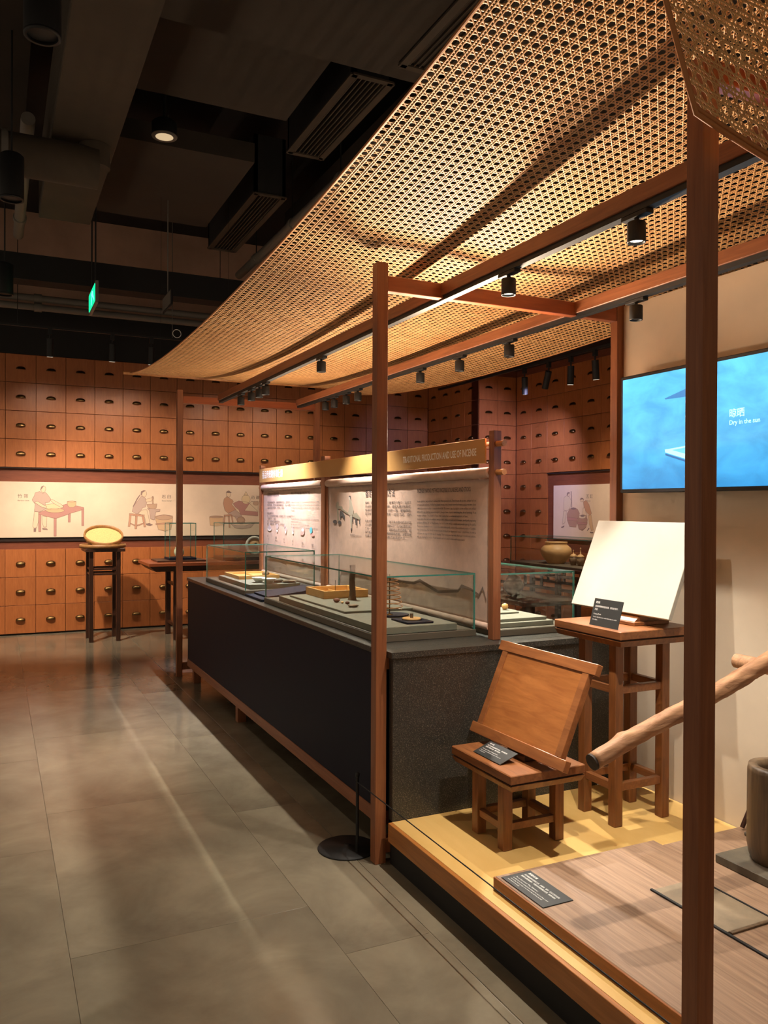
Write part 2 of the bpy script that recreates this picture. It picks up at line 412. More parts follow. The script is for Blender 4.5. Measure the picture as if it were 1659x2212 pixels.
PRINTS = {
 'man_with_sieve': [
  ('mauve', [(0.414,1.649),(0.464,1.667),(0.494,1.645),(0.527,1.656),(0.557,1.618),(0.583,1.577),(0.566,1.541),(0.523,1.536),(0.532,1.463),(0.456,1.426),(0.406,1.435),(0.414,1.517),(0.393,1.549),(0.381,1.567),(0.406,1.617)]),
  ('skin', [(0.473,1.695),(0.481,1.722),(0.502,1.732),(0.523,1.723),(0.53,1.696),(0.519,1.664),(0.498,1.65),(0.481,1.668)]),
  ('ink', [(0.467,1.672),(0.475,1.713),(0.494,1.732),(0.51,1.735),(0.496,1.713),(0.485,1.695)]),
  ('pale', [(0.406,1.43),(0.452,1.426),(0.448,1.308),(0.431,1.244),(0.398,1.24),(0.389,1.262),(0.398,1.344)]),
  ('pale', [(0.486,1.38),(0.54,1.371),(0.536,1.252),(0.507,1.248),(0.49,1.298)]),
  ('ink', [(0.398,1.235),(0.427,1.239),(0.423,1.194),(0.398,1.194)]),
  ('ink', [(0.49,1.239),(0.541,1.234),(0.553,1.217),(0.494,1.221)]),
  ('rose', [(0.45,1.419),(0.54,1.453),(0.762,1.523),(0.947,1.482),(0.947,1.459),(0.801,1.412),(0.771,1.399),(0.647,1.353),(0.617,1.353),(0.477,1.394),(0.45,1.399)]),
  ('rose', [(0.45,1.399),(0.477,1.394),(0.475,1.198),(0.451,1.198)]),
  ('rose', [(0.617,1.355),(0.644,1.353),(0.643,1.141),(0.617,1.142)]),
  ('rose', [(0.774,1.4),(0.8,1.412),(0.797,1.306),(0.774,1.306)]),
  ('rose', [(0.923,1.454),(0.949,1.468),(0.947,1.263),(0.924,1.264)]),
  ('tan', [(0.732,1.445),(0.722,1.433),(0.694,1.424),(0.652,1.419),(0.607,1.419),(0.566,1.424),(0.538,1.433),(0.528,1.444),(0.538,1.455),(0.566,1.464),(0.607,1.47),(0.652,1.47),(0.693,1.465),(0.722,1.456)]),
  ('straw', [(0.725,1.491),(0.714,1.477),(0.683,1.466),(0.637,1.46),(0.587,1.46),(0.543,1.466),(0.512,1.476),(0.501,1.49),(0.512,1.503),(0.543,1.514),(0.587,1.521),(0.637,1.521),(0.683,1.515),(0.714,1.504)]),
  ('tan', [(0.762,1.551),(0.862,1.552),(0.858,1.501),(0.832,1.482),(0.788,1.482),(0.767,1.505)]),
  ('straw', [(0.862,1.551),(0.857,1.547),(0.843,1.544),(0.823,1.542),(0.801,1.542),(0.782,1.544),(0.768,1.546),(0.763,1.55),(0.768,1.554),(0.782,1.557),(0.801,1.558),(0.823,1.559),(0.843,1.557),(0.857,1.554)]),
  ('skin', [(0.406,1.54),(0.438,1.553),(0.507,1.508),(0.54,1.49),(0.532,1.47),(0.473,1.49)]),
  ('skin', [(0.574,1.568),(0.595,1.577),(0.694,1.518),(0.724,1.491),(0.706,1.474),(0.617,1.525)]),
 ],
 'man_at_mortar': [
  ('mauve', [(1.571,1.565),(1.614,1.626),(1.662,1.599),(1.678,1.544),(1.662,1.489),(1.625,1.478),(1.614,1.456),(1.561,1.401),(1.503,1.434),(1.519,1.499)]),
  ('skin', [(1.675,1.654),(1.672,1.636),(1.664,1.621),(1.652,1.613),(1.639,1.613),(1.627,1.621),(1.619,1.635),(1.616,1.653),(1.619,1.671),(1.627,1.686),(1.639,1.694),(1.652,1.694),(1.664,1.686),(1.672,1.672)]),
  ('ink', [(1.603,1.642),(1.608,1.681),(1.64,1.694),(1.661,1.687),(1.626,1.664),(1.619,1.629)]),
  ('ink', [(1.603,1.637),(1.571,1.587),(1.519,1.488),(1.51,1.494),(1.561,1.598),(1.594,1.642)]),
  ('skin', [(1.662,1.582),(1.737,1.605),(1.758,1.616),(1.758,1.589),(1.731,1.561),(1.672,1.549)]),
  ('dun', [(1.74,1.619),(1.753,1.622),(1.758,1.528),(1.744,1.528)]),
  ('dun', [(1.678,1.522),(1.801,1.528),(1.791,1.478),(1.753,1.456),(1.689,1.484)]),
  ('pale', [(1.572,1.407),(1.619,1.45),(1.678,1.456),(1.7,1.368),(1.716,1.291),(1.673,1.28),(1.651,1.368),(1.603,1.401)]),
  ('ink', [(1.668,1.284),(1.71,1.291),(1.753,1.269),(1.721,1.258),(1.673,1.267)]),
  ('rust', [(1.471,1.41),(1.651,1.392),(1.646,1.374),(1.561,1.379),(1.471,1.39)]),
  ('rust', [(1.471,1.39),(1.493,1.39),(1.479,1.249),(1.456,1.249)]),
  ('rust', [(1.542,1.379),(1.566,1.379),(1.558,1.221),(1.535,1.221)]),
  ('rust', [(1.619,1.379),(1.644,1.377),(1.666,1.245),(1.644,1.242)]),
  ('rust', [(1.487,1.292),(1.54,1.268),(1.538,1.257),(1.485,1.281)]),
  ('rust', [(1.561,1.268),(1.646,1.297),(1.648,1.286),(1.564,1.257)]),
  ('mauve', [(1.683,1.473),(1.839,1.462),(1.834,1.434),(1.785,1.429),(1.769,1.329),(1.721,1.346),(1.71,1.445)]),
  ('tan', [(1.78,1.374),(1.883,1.396),(1.992,1.379),(1.992,1.334),(1.971,1.212),(1.894,1.19),(1.818,1.213),(1.786,1.324)]),
  ('dun', [(1.986,1.359),(1.976,1.346),(1.948,1.335),(1.908,1.33),(1.863,1.33),(1.823,1.336),(1.795,1.346),(1.786,1.359),(1.795,1.372),(1.823,1.382),(1.863,1.388),(1.907,1.388),(1.948,1.382),(1.976,1.372)]),
  ('rust', [(1.784,1.285),(1.987,1.301),(1.984,1.284),(1.788,1.269)]),
 ],
 'man_at_roller': [
  ('rust', [(2.641,1.596),(2.681,1.63),(2.728,1.596),(2.751,1.585),(2.763,1.562),(2.74,1.528),(2.799,1.459),(2.694,1.413),(2.653,1.447),(2.629,1.538)]),
  ('skin', [(2.728,1.654),(2.725,1.638),(2.717,1.625),(2.705,1.618),(2.692,1.618),(2.681,1.625),(2.673,1.637),(2.67,1.653),(2.672,1.669),(2.68,1.682),(2.692,1.689),(2.705,1.689),(2.717,1.682),(2.725,1.67)]),
  ('ink', [(2.667,1.676),(2.681,1.697),(2.704,1.705),(2.742,1.675),(2.728,1.672)]),
  ('rose', [(2.757,1.539),(2.834,1.574),(2.964,1.552),(3.09,1.436),(3.09,1.378),(2.858,1.395),(2.834,1.459),(2.787,1.493)]),
  ('pale', [(2.988,1.558),(3.09,1.57),(3.09,1.43),(2.911,1.447)]),
  ('straw', [(2.985,1.593),(2.98,1.566),(2.964,1.545),(2.941,1.534),(2.916,1.533),(2.893,1.545),(2.877,1.566),(2.871,1.592),(2.877,1.618),(2.893,1.639),(2.915,1.651),(2.941,1.651),(2.964,1.64),(2.98,1.619)]),
  ('straw', [(2.902,1.646),(2.928,1.696),(2.954,1.647)]),
  ('dun', [(3.101,1.541),(3.097,1.53),(3.086,1.521),(3.071,1.516),(3.054,1.516),(3.038,1.521),(3.028,1.53),(3.024,1.541),(3.028,1.552),(3.038,1.561),(3.054,1.566),(3.071,1.566),(3.086,1.561),(3.097,1.552)]),
  ('mauve', [(2.694,1.407),(2.787,1.459),(2.846,1.413),(2.917,1.32),(2.858,1.286),(2.811,1.32),(2.781,1.367)]),
  ('dun', [(2.918,1.32),(2.913,1.299),(2.898,1.282),(2.876,1.273),(2.852,1.273),(2.83,1.282),(2.815,1.299),(2.81,1.32),(2.815,1.341),(2.83,1.358),(2.852,1.368),(2.876,1.367),(2.898,1.358),(2.913,1.341)]),
  ('rust', [(2.638,1.39),(2.734,1.401),(2.746,1.383),(2.645,1.374)]),
  ('rust', [(2.641,1.378),(2.659,1.378),(2.642,1.241),(2.627,1.241)]),
  ('rust', [(2.694,1.378),(2.711,1.378),(2.723,1.229),(2.706,1.229)]),
  ('rust', [(2.732,1.384),(2.746,1.384),(2.764,1.286),(2.75,1.286)]),
  ('mauve', [(2.729,1.275),(2.799,1.255),(2.917,1.251),(3.049,1.285),(2.989,1.227),(2.882,1.21),(2.788,1.223)]),
  ('tan', [(2.452,1.367),(2.63,1.372),(2.624,1.264),(2.544,1.247),(2.463,1.259)]),
  ('dun', [(2.629,1.367),(2.62,1.361),(2.596,1.356),(2.56,1.354),(2.522,1.354),(2.487,1.356),(2.462,1.361),(2.454,1.367),(2.462,1.373),(2.486,1.378),(2.521,1.38),(2.56,1.38),(2.596,1.378),(2.62,1.373)]),
 ],
 'men_with_vats': [
  ('pale', [(7.884,1.626),(7.823,1.652),(7.775,1.621),(7.747,1.582),(7.767,1.504),(7.821,1.465),(7.89,1.473),(7.891,1.565)]),
  ('skin', [(7.772,1.66),(7.775,1.648),(7.783,1.639),(7.795,1.635),(7.809,1.635),(7.821,1.64),(7.829,1.649),(7.832,1.66),(7.829,1.672),(7.821,1.681),(7.809,1.686),(7.796,1.685),(7.784,1.68),(7.775,1.671)]),
  ('ink', [(7.83,1.66),(7.82,1.682),(7.789,1.688),(7.774,1.677),(7.806,1.669),(7.816,1.647)]),
  ('ink', [(7.76,1.698),(7.748,1.698),(7.732,1.504),(7.743,1.504)]),
  ('pale', [(7.897,1.46),(7.835,1.46),(7.868,1.32),(7.913,1.302),(7.903,1.39)]),
  ('ink', [(7.94,1.266),(7.877,1.287),(7.881,1.268),(7.927,1.256)]),
  ('rust', [(7.529,1.572),(7.478,1.589),(7.426,1.538),(7.381,1.438),(7.412,1.413),(7.464,1.446),(7.516,1.496)]),
  ('skin', [(7.524,1.593),(7.527,1.583),(7.536,1.575),(7.548,1.57),(7.562,1.57),(7.575,1.575),(7.583,1.583),(7.587,1.594),(7.584,1.604),(7.575,1.612),(7.562,1.617),(7.549,1.616),(7.536,1.612),(7.527,1.604)]),
  ('ink', [(7.588,1.602),(7.569,1.619),(7.529,1.61),(7.516,1.593),(7.549,1.602),(7.575,1.594)]),
  ('skin', [(7.535,1.496),(7.503,1.504),(7.463,1.404),(7.541,1.428)]),
  ('tan', [(7.438,1.412),(7.387,1.421),(7.348,1.247),(7.386,1.238),(7.424,1.32)]),
  ('ink', [(7.408,1.226),(7.348,1.224),(7.354,1.211),(7.404,1.214)]),
  ('ink', [(7.464,1.237),(7.427,1.272),(7.419,1.262),(7.452,1.236)]),
  ('vat', [(7.828,1.425),(7.78,1.487),(7.706,1.504),(7.633,1.487),(7.593,1.436),(7.632,1.342),(7.658,1.273),(7.779,1.279),(7.82,1.347)]),
  ('rose', [(7.827,1.391),(7.612,1.376),(7.619,1.342),(7.82,1.356)]),
  ('ink', [(7.653,1.491),(7.658,1.486),(7.673,1.482),(7.694,1.479),(7.718,1.479),(7.74,1.482),(7.755,1.486),(7.76,1.491),(7.755,1.496),(7.74,1.5),(7.718,1.503),(7.694,1.503),(7.673,1.501),(7.658,1.496)]),
  ('vat', [(7.645,1.35),(7.606,1.406),(7.547,1.42),(7.476,1.408),(7.45,1.362),(7.475,1.277),(7.539,1.238),(7.605,1.253)]),
  ('pale', [(7.479,1.397),(7.485,1.388),(7.503,1.38),(7.529,1.376),(7.557,1.375),(7.584,1.379),(7.602,1.386),(7.609,1.395),(7.602,1.404),(7.584,1.412),(7.558,1.416),(7.529,1.417),(7.503,1.413),(7.485,1.406)]),
  ('rose', [(7.645,1.333),(7.452,1.332),(7.46,1.307),(7.631,1.308)]),
  ('ink', [(7.504,1.407),(7.508,1.402),(7.518,1.398),(7.532,1.396),(7.549,1.395),(7.563,1.397),(7.573,1.401),(7.577,1.407),(7.574,1.412),(7.563,1.416),(7.549,1.418),(7.533,1.419),(7.518,1.417),(7.508,1.413)]),
 ],
 'press_scene': [
  ('sage', [(4.848,1.547),(4.812,1.547),(4.775,1.477),(4.782,1.454),(4.84,1.442),(4.87,1.459),(4.841,1.5)]),
  ('pale2', [(4.819,1.558),(4.821,1.552),(4.826,1.547),(4.834,1.545),(4.842,1.545),(4.85,1.547),(4.855,1.552),(4.857,1.558),(4.856,1.564),(4.85,1.569),(4.843,1.572),(4.834,1.572),(4.826,1.569),(4.821,1.564)]),
  ('ink2', [(4.856,1.564),(4.844,1.574),(4.824,1.572),(4.819,1.558),(4.829,1.549),(4.832,1.564)]),
  ('sage', [(4.836,1.442),(4.796,1.449),(4.803,1.362),(4.817,1.362)]),
  ('ink2', [(4.819,1.362),(4.801,1.363),(4.804,1.348),(4.819,1.349)]),
  ('olive', [(4.976,1.493),(4.862,1.462),(4.87,1.452),(4.984,1.482)]),
  ('olive', [(5.074,1.506),(5.058,1.533),(5.031,1.535),(5.023,1.506),(4.961,1.503),(4.953,1.487),(5.031,1.487),(5.014,1.403),(5.046,1.403),(5.054,1.487)]),
  ('ink2', [(4.999,1.476),(4.961,1.473),(4.918,1.441),(4.919,1.415),(4.945,1.429),(4.968,1.441),(4.994,1.42),(5.007,1.446)]),
  ('olive', [(4.796,1.454),(4.725,1.464),(4.668,1.433),(4.675,1.419),(4.782,1.436)]),
  ('ink2', [(4.792,1.437),(4.782,1.436),(4.781,1.403),(4.791,1.403)]),
  ('ink2', [(4.729,1.427),(4.717,1.426),(4.717,1.381),(4.728,1.382)]),
  ('ink2', [(4.685,1.419),(4.674,1.42),(4.671,1.391),(4.681,1.391)]),
  ('ink2', [(4.75,1.432),(4.739,1.431),(4.735,1.398),(4.745,1.398)]),
  ('ink2', [(5.053,1.401),(5.057,1.395),(5.066,1.39),(5.08,1.387),(5.096,1.387),(5.11,1.389),(5.12,1.394),(5.124,1.4),(5.12,1.405),(5.111,1.41),(5.096,1.413),(5.081,1.413),(5.067,1.411),(5.057,1.407)]),
  ('ink2', [(4.975,1.396),(4.978,1.391),(4.986,1.386),(4.997,1.383),(5.009,1.383),(5.021,1.385),(5.028,1.39),(5.031,1.395),(5.029,1.401),(5.021,1.406),(5.01,1.409),(4.997,1.409),(4.986,1.406),(4.978,1.402)]),
 ],
 'incense_icons': [
  ('lilac', [(6.543,1.359),(6.518,1.337),(6.486,1.316),(6.493,1.301),(6.554,1.295),(6.597,1.305),(6.597,1.324),(6.56,1.34)]),
  ('white2', [(6.592,1.318),(6.542,1.307),(6.491,1.319),(6.501,1.3),(6.549,1.295),(6.589,1.302)]),
  ('lilac', [(6.304,1.339),(6.307,1.329),(6.316,1.321),(6.329,1.317),(6.344,1.316),(6.357,1.32),(6.366,1.328),(6.369,1.337),(6.366,1.347),(6.357,1.354),(6.344,1.359),(6.33,1.359),(6.317,1.355),(6.308,1.348)]),
  ('white2', [(6.369,1.315),(6.334,1.309),(6.302,1.321),(6.327,1.291),(6.348,1.29)]),
  ('lilac', [(6.131,1.346),(6.133,1.341),(6.137,1.336),(6.143,1.334),(6.15,1.333),(6.156,1.336),(6.16,1.34),(6.162,1.345),(6.16,1.351),(6.156,1.356),(6.15,1.358),(6.143,1.358),(6.137,1.356),(6.133,1.352)]),
  ('lilac', [(6.094,1.319),(6.096,1.311),(6.103,1.305),(6.114,1.301),(6.125,1.301),(6.136,1.304),(6.143,1.31),(6.146,1.318),(6.144,1.325),(6.136,1.332),(6.126,1.335),(6.114,1.336),(6.104,1.332),(6.096,1.326)]),
  ('white2', [(6.139,1.306),(6.102,1.308),(6.113,1.287),(6.128,1.288)]),
  ('lilac', [(5.951,1.365),(5.943,1.34),(5.928,1.317),(5.946,1.302),(5.967,1.315),(5.959,1.34)]),
  ('white2', [(5.932,1.299),(5.933,1.294),(5.938,1.29),(5.945,1.288),(5.952,1.288),(5.959,1.29),(5.964,1.293),(5.965,1.298),(5.964,1.303),(5.959,1.307),(5.952,1.309),(5.945,1.31),(5.938,1.308),(5.934,1.304)]),
  ('pink2', [(5.77,1.338),(5.744,1.348),(5.696,1.346),(5.686,1.327),(5.691,1.3),(5.73,1.287),(5.775,1.291),(5.78,1.307),(5.764,1.318)]),
  ('white2', [(5.703,1.327),(5.706,1.322),(5.713,1.318),(5.723,1.315),(5.734,1.315),(5.744,1.317),(5.751,1.321),(5.754,1.326),(5.752,1.331),(5.744,1.336),(5.734,1.338),(5.723,1.339),(5.713,1.337),(5.706,1.333)]),
  ('cyan2', [(5.524,1.33),(5.526,1.32),(5.534,1.311),(5.545,1.306),(5.557,1.306),(5.569,1.31),(5.576,1.318),(5.579,1.328),(5.577,1.338),(5.569,1.347),(5.558,1.352),(5.545,1.352),(5.534,1.348),(5.526,1.34)]),
  ('pink2', [(5.487,1.297),(5.49,1.292),(5.498,1.288),(5.509,1.285),(5.522,1.285),(5.534,1.287),(5.542,1.29),(5.545,1.295),(5.543,1.301),(5.534,1.305),(5.523,1.307),(5.51,1.308),(5.498,1.306),(5.49,1.302)]),
 ],
 'mountain_line': [
  ('wash', [(4.19,1.082),(3.94,1.091),(3.94,1.077),(4.189,1.066)]),
  ('wash', [(3.94,1.091),(3.87,1.113),(3.87,1.094),(3.94,1.077)]),
  ('wash', [(3.87,1.113),(3.758,1.089),(3.757,1.071),(3.87,1.094)]),
  ('wash', [(3.758,1.089),(3.671,1.069),(3.671,1.055),(3.757,1.071)]),
  ('wash', [(3.671,1.069),(3.468,1.092),(3.468,1.078),(3.671,1.055)]),
  ('wash', [(3.468,1.092),(3.436,1.121),(3.436,1.104),(3.468,1.078)]),
  ('wash', [(3.436,1.121),(3.349,1.112),(3.349,1.099),(3.436,1.104)]),
  ('wash', [(3.349,1.112),(3.276,1.09),(3.276,1.078),(3.349,1.099)]),
  ('wash', [(3.276,1.09),(3.242,1.129),(3.241,1.116),(3.276,1.078)]),
  ('wash', [(3.242,1.129),(3.21,1.069),(3.21,1.056),(3.241,1.116)]),
 ],
 'screen_boards': [
  ('scr_lo', [(2.697,1.984),(2.568,2.013),(2.552,2.008),(2.445,2.003),(2.435,1.975),(2.485,1.976),(2.692,1.979)]),
  ('scr_shadow', [(2.69,1.742),(2.557,1.702),(2.544,1.716),(2.433,1.723),(2.433,1.714),(2.549,1.691),(2.69,1.733)]),
  ('scr_hi', [(2.693,1.759),(2.668,1.76),(2.491,1.774),(2.424,1.764),(2.426,1.729),(2.544,1.722),(2.557,1.707),(2.691,1.746)]),
  ('scr_mid', [(2.651,1.754),(2.488,1.768),(2.434,1.758),(2.438,1.739),(2.56,1.729)]),
 ],
}
# ------------------------------------------------------------------ the setting: floor
fl = struct(MB().box(-2.6, 6.4, -2.2, 10.45, -0.08, -0.0022).build('floor', M['grout']))
TILE = {}
def tile(x0, x1, y0, y1):
    key = (round(x1-x0, 3), round(y1-y0, 3))
    if key not in TILE:
        w, d = x1-x0, y1-y0
        TILE[key] = MB().cham(-w/2, w/2, -d/2, d/2, -0.002, 0, 0.0003).build('floor_tile', M['tile'], fl); o = TILE[key]
    else:
        o = TILE[key].copy(); COL.objects.link(o); o.parent = fl
    o.location = ((x0+x1)/2, (y0+y1)/2, 0)
G = 0.0006
cols = [(-2.281, -1.446, 0.7), (-1.446, -0.611, 0.0), (-0.611, 0.224, 1.03), (0.224, 1.06, 0.08), (1.06, 1.3815, 1.11),
        (1.3865, 2.2, 0.4), (2.2, 3.035, 1.1), (3.035, 3.87, 0.4), (3.87, 4.705, 1.1), (4.705, 5.54, 0.4), (5.54, 6.194, 1.1)]
for x0, x1, ph in cols:
    y = ph - 2.78
    while y < 10.28:
        a, b = max(y, -2.2), min(y + 1.39, 10.3)
        if b - a > 0.05: tile(x0+G, x1-G, a+G, b-G)
        y += 1.39

# ------------------------------------------------------------------ drawer walls
def handle_mesh():
    a, b, h = 0.052, 0.032, 0.036
    nu, nv = 12, 5
    P, F = [], []
    for j in range(nv+1):
        v = PI/2*j/nv
        for i in range(nu+1):
            u = PI*i/nu
            e = max(math.sin(u), 0.0)**0.6
            P.append((-a*math.cos(u), -b*e*math.sin(v)-0.002, -0.014 + h*e*math.cos(v)))
    for j in range(nv):
        for i in range(nu):
            p = j*(nu+1)+i
            F.append((p, p+1, p+nu+2, p+nu+1))
    mb = MB().add(P, F, 0, True)
    return mb
HANDLE = None
DRAW = {}
def drawer(parent, w, h, loc, rz):
    global HANDLE
    key = (round(w, 4), round(h, 4))
    if key not in DRAW:
        DRAW[key] = MB().cham(-w/2, w/2, 0, 0.022, -h/2, h/2, 0.0016).build('drawer_front', M['drawer'], parent); o = DRAW[key]
        o.parent = parent
    else:
        o = DRAW[key].copy(); COL.objects.link(o); o.parent = parent
    o.location = loc; o.rotation_euler = (0, 0, rz)
    if HANDLE is None:
        HANDLE = handle_mesh().build('cup_handle', M['brass']); hd = HANDLE
    else:
        hd = HANDLE.copy(); COL.objects.link(hd)
    hd.parent = o; hd.location = (0, 0, 0.0)
GAP = 0.0045
RZX = -PI/2
# back wall, Y = 10.28
wb = struct(MB().box(-2.6, 5.9, 10.302, 10.5, 0, 3.3).build('wall_back', M['band']))
PX = 0.3245
for kx in range(-5, 17):
    x = 0.098 + PX*kx
    for z0 in [1.943 + 0.327*r for r in range(4)] + ([0.018 + 0.326*r for r in range(3)]):
        if z0 < 1 and x > 4.4: continue
        drawer(wb, PX-GAP, 0.3265-GAP, (x+PX/2, 10.28, z0+0.163), 0)
# dark strips painted in for the shadow gap and dark line of the picture band, and the plinth below the drawers
struct(MB().box(-2.6, 5.62, 10.27, 10.302, 1.93, 1.942).box(-2.6, 5.62, 10.285, 10.302, 1.085, 1.128).build('shadow_strip_1', M['gap']))
struct(MB().box(-2.6, 5.62, 10.296, 10.303, 0, 0.016).build('baseboard_back', M['blackpaint']))
# right-hand walls
wc = struct(MB().box(5.642, 5.9, 8.935, 10.302, 0, 3.3).build('wall_corner', M['band']))
for i in range(4):
    for r in range(10):
        drawer(wc, 0.336-GAP, 0.32-GAP, (5.62, 10.28-0.336*(i+0.5), 0.015+0.32*r+0.16), RZX)
wp = struct(MB().box(5.62, 6.4, 8.937, 9.1, 0, 3.3).build('wall_pier', M['band']))
for i in range(2):
    for r in range(10):
        drawer(wp, 0.287-GAP, 0.32-GAP, (5.62+0.287*(i+0.5), 8.913, 0.015+0.32*r+0.16), 0)
wr = struct(MB().box(6.216, 6.4, 4.8, 8.94, 0, 3.3).build('wall_right', M['band']))
for i in range(12):
    for r in range(10):
        if i >= 2 and 2 < r < 6: continue
        drawer(wr, 0.332-GAP, 0.32-GAP, (6.194, 8.906-0.332*(i+0.5), 0.015+0.32*r+0.16), RZX)
struct(MB().box(6.195, 6.216, 4.9, 8.244, 1.918, 1.93).build('shadow_strip_2', M['gap']))  # dark strip painting the shadow gap under the upper drawers
# murals
mu = tag(MB().box(-2.55, 4.9, 10.27, 10.30, 1.130, 1.777).build('mural_panel', M['mural']), 'long beige mural strip with pale drawings of workers on the back drawer wall', 'mural')
prints('man_with_sieve', 'printed_sieve_scene', mu, 'Y', 10.27, outline=0.0018)
prints('man_at_mortar', 'printed_mortar_scene', mu, 'Y', 10.27, outline=0.0018)
prints('man_at_roller', 'printed_roller_scene', mu, 'Y', 10.27, outline=0.0018)
for s, e, x, z in (('竹 筛', 'Bamboo sieve', 0.228, 1.592), ('石 臼', 'Stone mortar', 1.86, 1.60), ('药 碾', 'Medicine roller', 3.0, 1.60)):
    text('caption_text', s, M['greyink'], mu, (x, 10.2693, z), FACE_Y, size=0.05)
    text('caption_text', e, M['greyink'], mu, (x, 10.2693, z-0.04), FACE_Y, size=0.022)
mr_ = tag(MB().box(6.18, 6.214, 4.95, 8.09, 1.136, 1.772).build('mural_panel', M['mural']), 'pale mural of two men beside clay vats on the right drawer wall', 'mural')
prints('men_with_vats', 'printed_vat_scene', mr_, 'X', 6.18, outline=0.0016)
text('caption_text', '瓦 缸', M['greyink'], mr_, (6.1793, 7.475, 1.615), FACE_X, size=0.05)
text('caption_text', 'Clay vat', M['greyink'], mr_, (6.1793, 7.475, 1.575), FACE_X, size=0.022)
MB().box(6.1785, 6.18, 6.99, 7.02, 1.30, 1.42).build('red_seal_frame', M['p_rust'], mr_)

# ------------------------------------------------------------------ dark ceiling zone
struct(MB().box(-2.6, 6.4, -2.2, 10.6, 4.95, 5.05).build('ceiling', M['blackpaint']))
struct(MB().box(-2.6, 5.9, 10.42, 10.5, 3.3, 4.95).build('wall_upper', M['upper']))
struct(MB().box(-2.6, 5.9, 10.285, 10.41, 3.255, 3.80).build('trim_3', M['blackpaint']))
struct(MB().box(5.64, 6.4, 4.8, 10.42, 3.3, 4.95).build('wall_upper_right', M['blackpaint']))
struct(MB().box(-2.6, 6.4, -2.2, 4.255, 4.0, 4.2).build('ceiling_soffit', M['soffit']))
struct(MB().box(0.81, 1.83, 4.5, 5.44, 4.2, 4.35).build('ceiling_panel', M['soffit']))
struct(MB().box(0.81, 1.83, 6.2, 7.85, 4.2, 4.35).build('ceiling_panel', M['soffit']))
struct(MB().box(-2.6, 6.4, 8.80, 9.05, 3.745, 4.0).build('ceiling_beam', M['blackpaint']))
struct(MB().box(-2.6, 0.2, 4.5, 8.2, 4.45, 4.6).build('ceiling_panel', M['soffit']))
struct(MB().box(2.75, 6.4, 4.5, 8.2, 4.4, 4.6).build('ceiling_panel', M['soffit']))

# air ducts and pipes
d1 = tag(MB().cham(0.325, 0.735, 2.0, 7.45, 3.93, 3.995, 0.006).box(0.325, 0.735, 4.262, 7.45, 3.995, 4.4).build('air_duct', M['duct']), 'wide grey-brown rectangular air duct running above the aisle', 'duct')
t = thing('vent_pipe', 'thick round pipe crossing below the rectangular air duct', 'pipe', (0, 5.80, 3.70))
MB().cyl((-2.4, 5.80, 3.78), (0.62, 5.80, 3.78), 0.135, n=24).build('pipe_body', M['duct'], t)
for x in (-0.9, 0.05): MB().cyl((x-0.02, 5.80, 3.78), (x+0.02, 5.80, 3.78), 0.146, n=24).build('flange', M['pipe'], t)
MB().cyl((0.6, 5.80, 3.78), (0.6, 5.80, 3.928), 0.10, n=20).build('elbow', M['duct'], t)
t = thing('water_pipe', 'slim grey pipe running left of the rectangular air duct', 'pipe', (0.19, 6.9, 4.0))
MB().cyl((0.19, 5.85, 4.05), (0.19, 8.4, 4.05), 0.045).build('pipe_body', M['pipe'], t)
for y in (6.3, 7.9): MB().cyl((0.19, y-0.03, 4.05), (0.19, y+0.03, 4.05), 0.056).build('coupling', M['pipe'], t)
t = thing('conduit_pipe', 'long grey pipe beside the slotted air outlets', 'pipe', (2.56, 7.5, 4.15))
MB().cyl((2.56, 5.4, 4.2), (2.56, 9.3, 4.2), 0.045).build('pipe_body', M['pipe'], t)
for y in (6.2, 7.4, 8.6):
    MB().cyl((2.56, y-0.03, 4.2), (2.56, y+0.03, 4.2), 0.056).build('coupling', M['pipe'], t)
    MB().cyl((2.56, y, 4.24), (2.56, y, 4.95), 0.006, n=6).build('hanger_rod', M['black'], t)
for z, nm in ((3.80, 'upper of the two grey pipes above the back drawer wall'), (3.70, 'lower of the two grey pipes above the back drawer wall')):
    t = thing('sprinkler_pipe', nm, 'pipe', (1.0, 9.8, z))
    MB().cyl((-2.5, 9.8, z), (5.4, 9.8, z), 0.038).build('pipe_body', M['pipe'], t)
    for x in (0.42, 2.6): MB().cyl((x-0.04, 9.8, z), (x+0.04, 9.8, z), 0.05).build('coupling', M['pipe'], t)
def outlet(y0, y1, z, label, x0=2.0, x1=2.28, top=4.7):
    t = thing('air_outlet', label, 'vent', ((x0+x1)/2, (y0+y1)/2, z), 'slotted air outlets')
    MB().box(x0, x0+0.03, y0, y1, z, top).box(x1-0.03, x1, y0, y1, z, top).box(x0, x1, y0, y0+0.03, z, top).box(x0, x1, y1-0.03, y1, z, top).build('housing', M['blackpaint'], t)
    MB().box(x0-0.012, x0+0.035, y0, y1, z-0.012, z).box(x1-0.035, x1+0.012, y0, y1, z-0.012, z).box(x0, x1, y0-0.012, y0+0.03, z-0.012, z).box(x0, x1, y1-0.03, y1+0.012, z-0.012, z).build('frame', M['duct'], t)
    MB().box(x0+0.03, x1-0.03, y0+0.03, y1-0.03, z+0.05, z+0.06).build('backing', M['blackpaint'], t)
    for i in range(7):
        x = x0+0.045 + i*(x1-x0-0.09)/6
        MB().box(x-0.004, x+0.004, y0+0.03, y1-0.03, z-0.006, z+0.03).build('slat', M['duct'], t)
outlet(4.65, 5.9, 4.2, 'middle slotted air outlet with dark housing above the canopy edge')
outlet(6.78, 8.45, 4.2, 'farthest slotted air outlet with dark housing near the back wall')
outlet(3.0, 4.1, 3.99, 'nearest slotted air outlet, recessed in the low soffit above the canopy', 2.05, 2.33, 3.999)
t = thing('round_downlight', 'small round ceiling downlight with a pale lens between the ducts', 'ceiling light', (1.047, 5.721, 4.05))
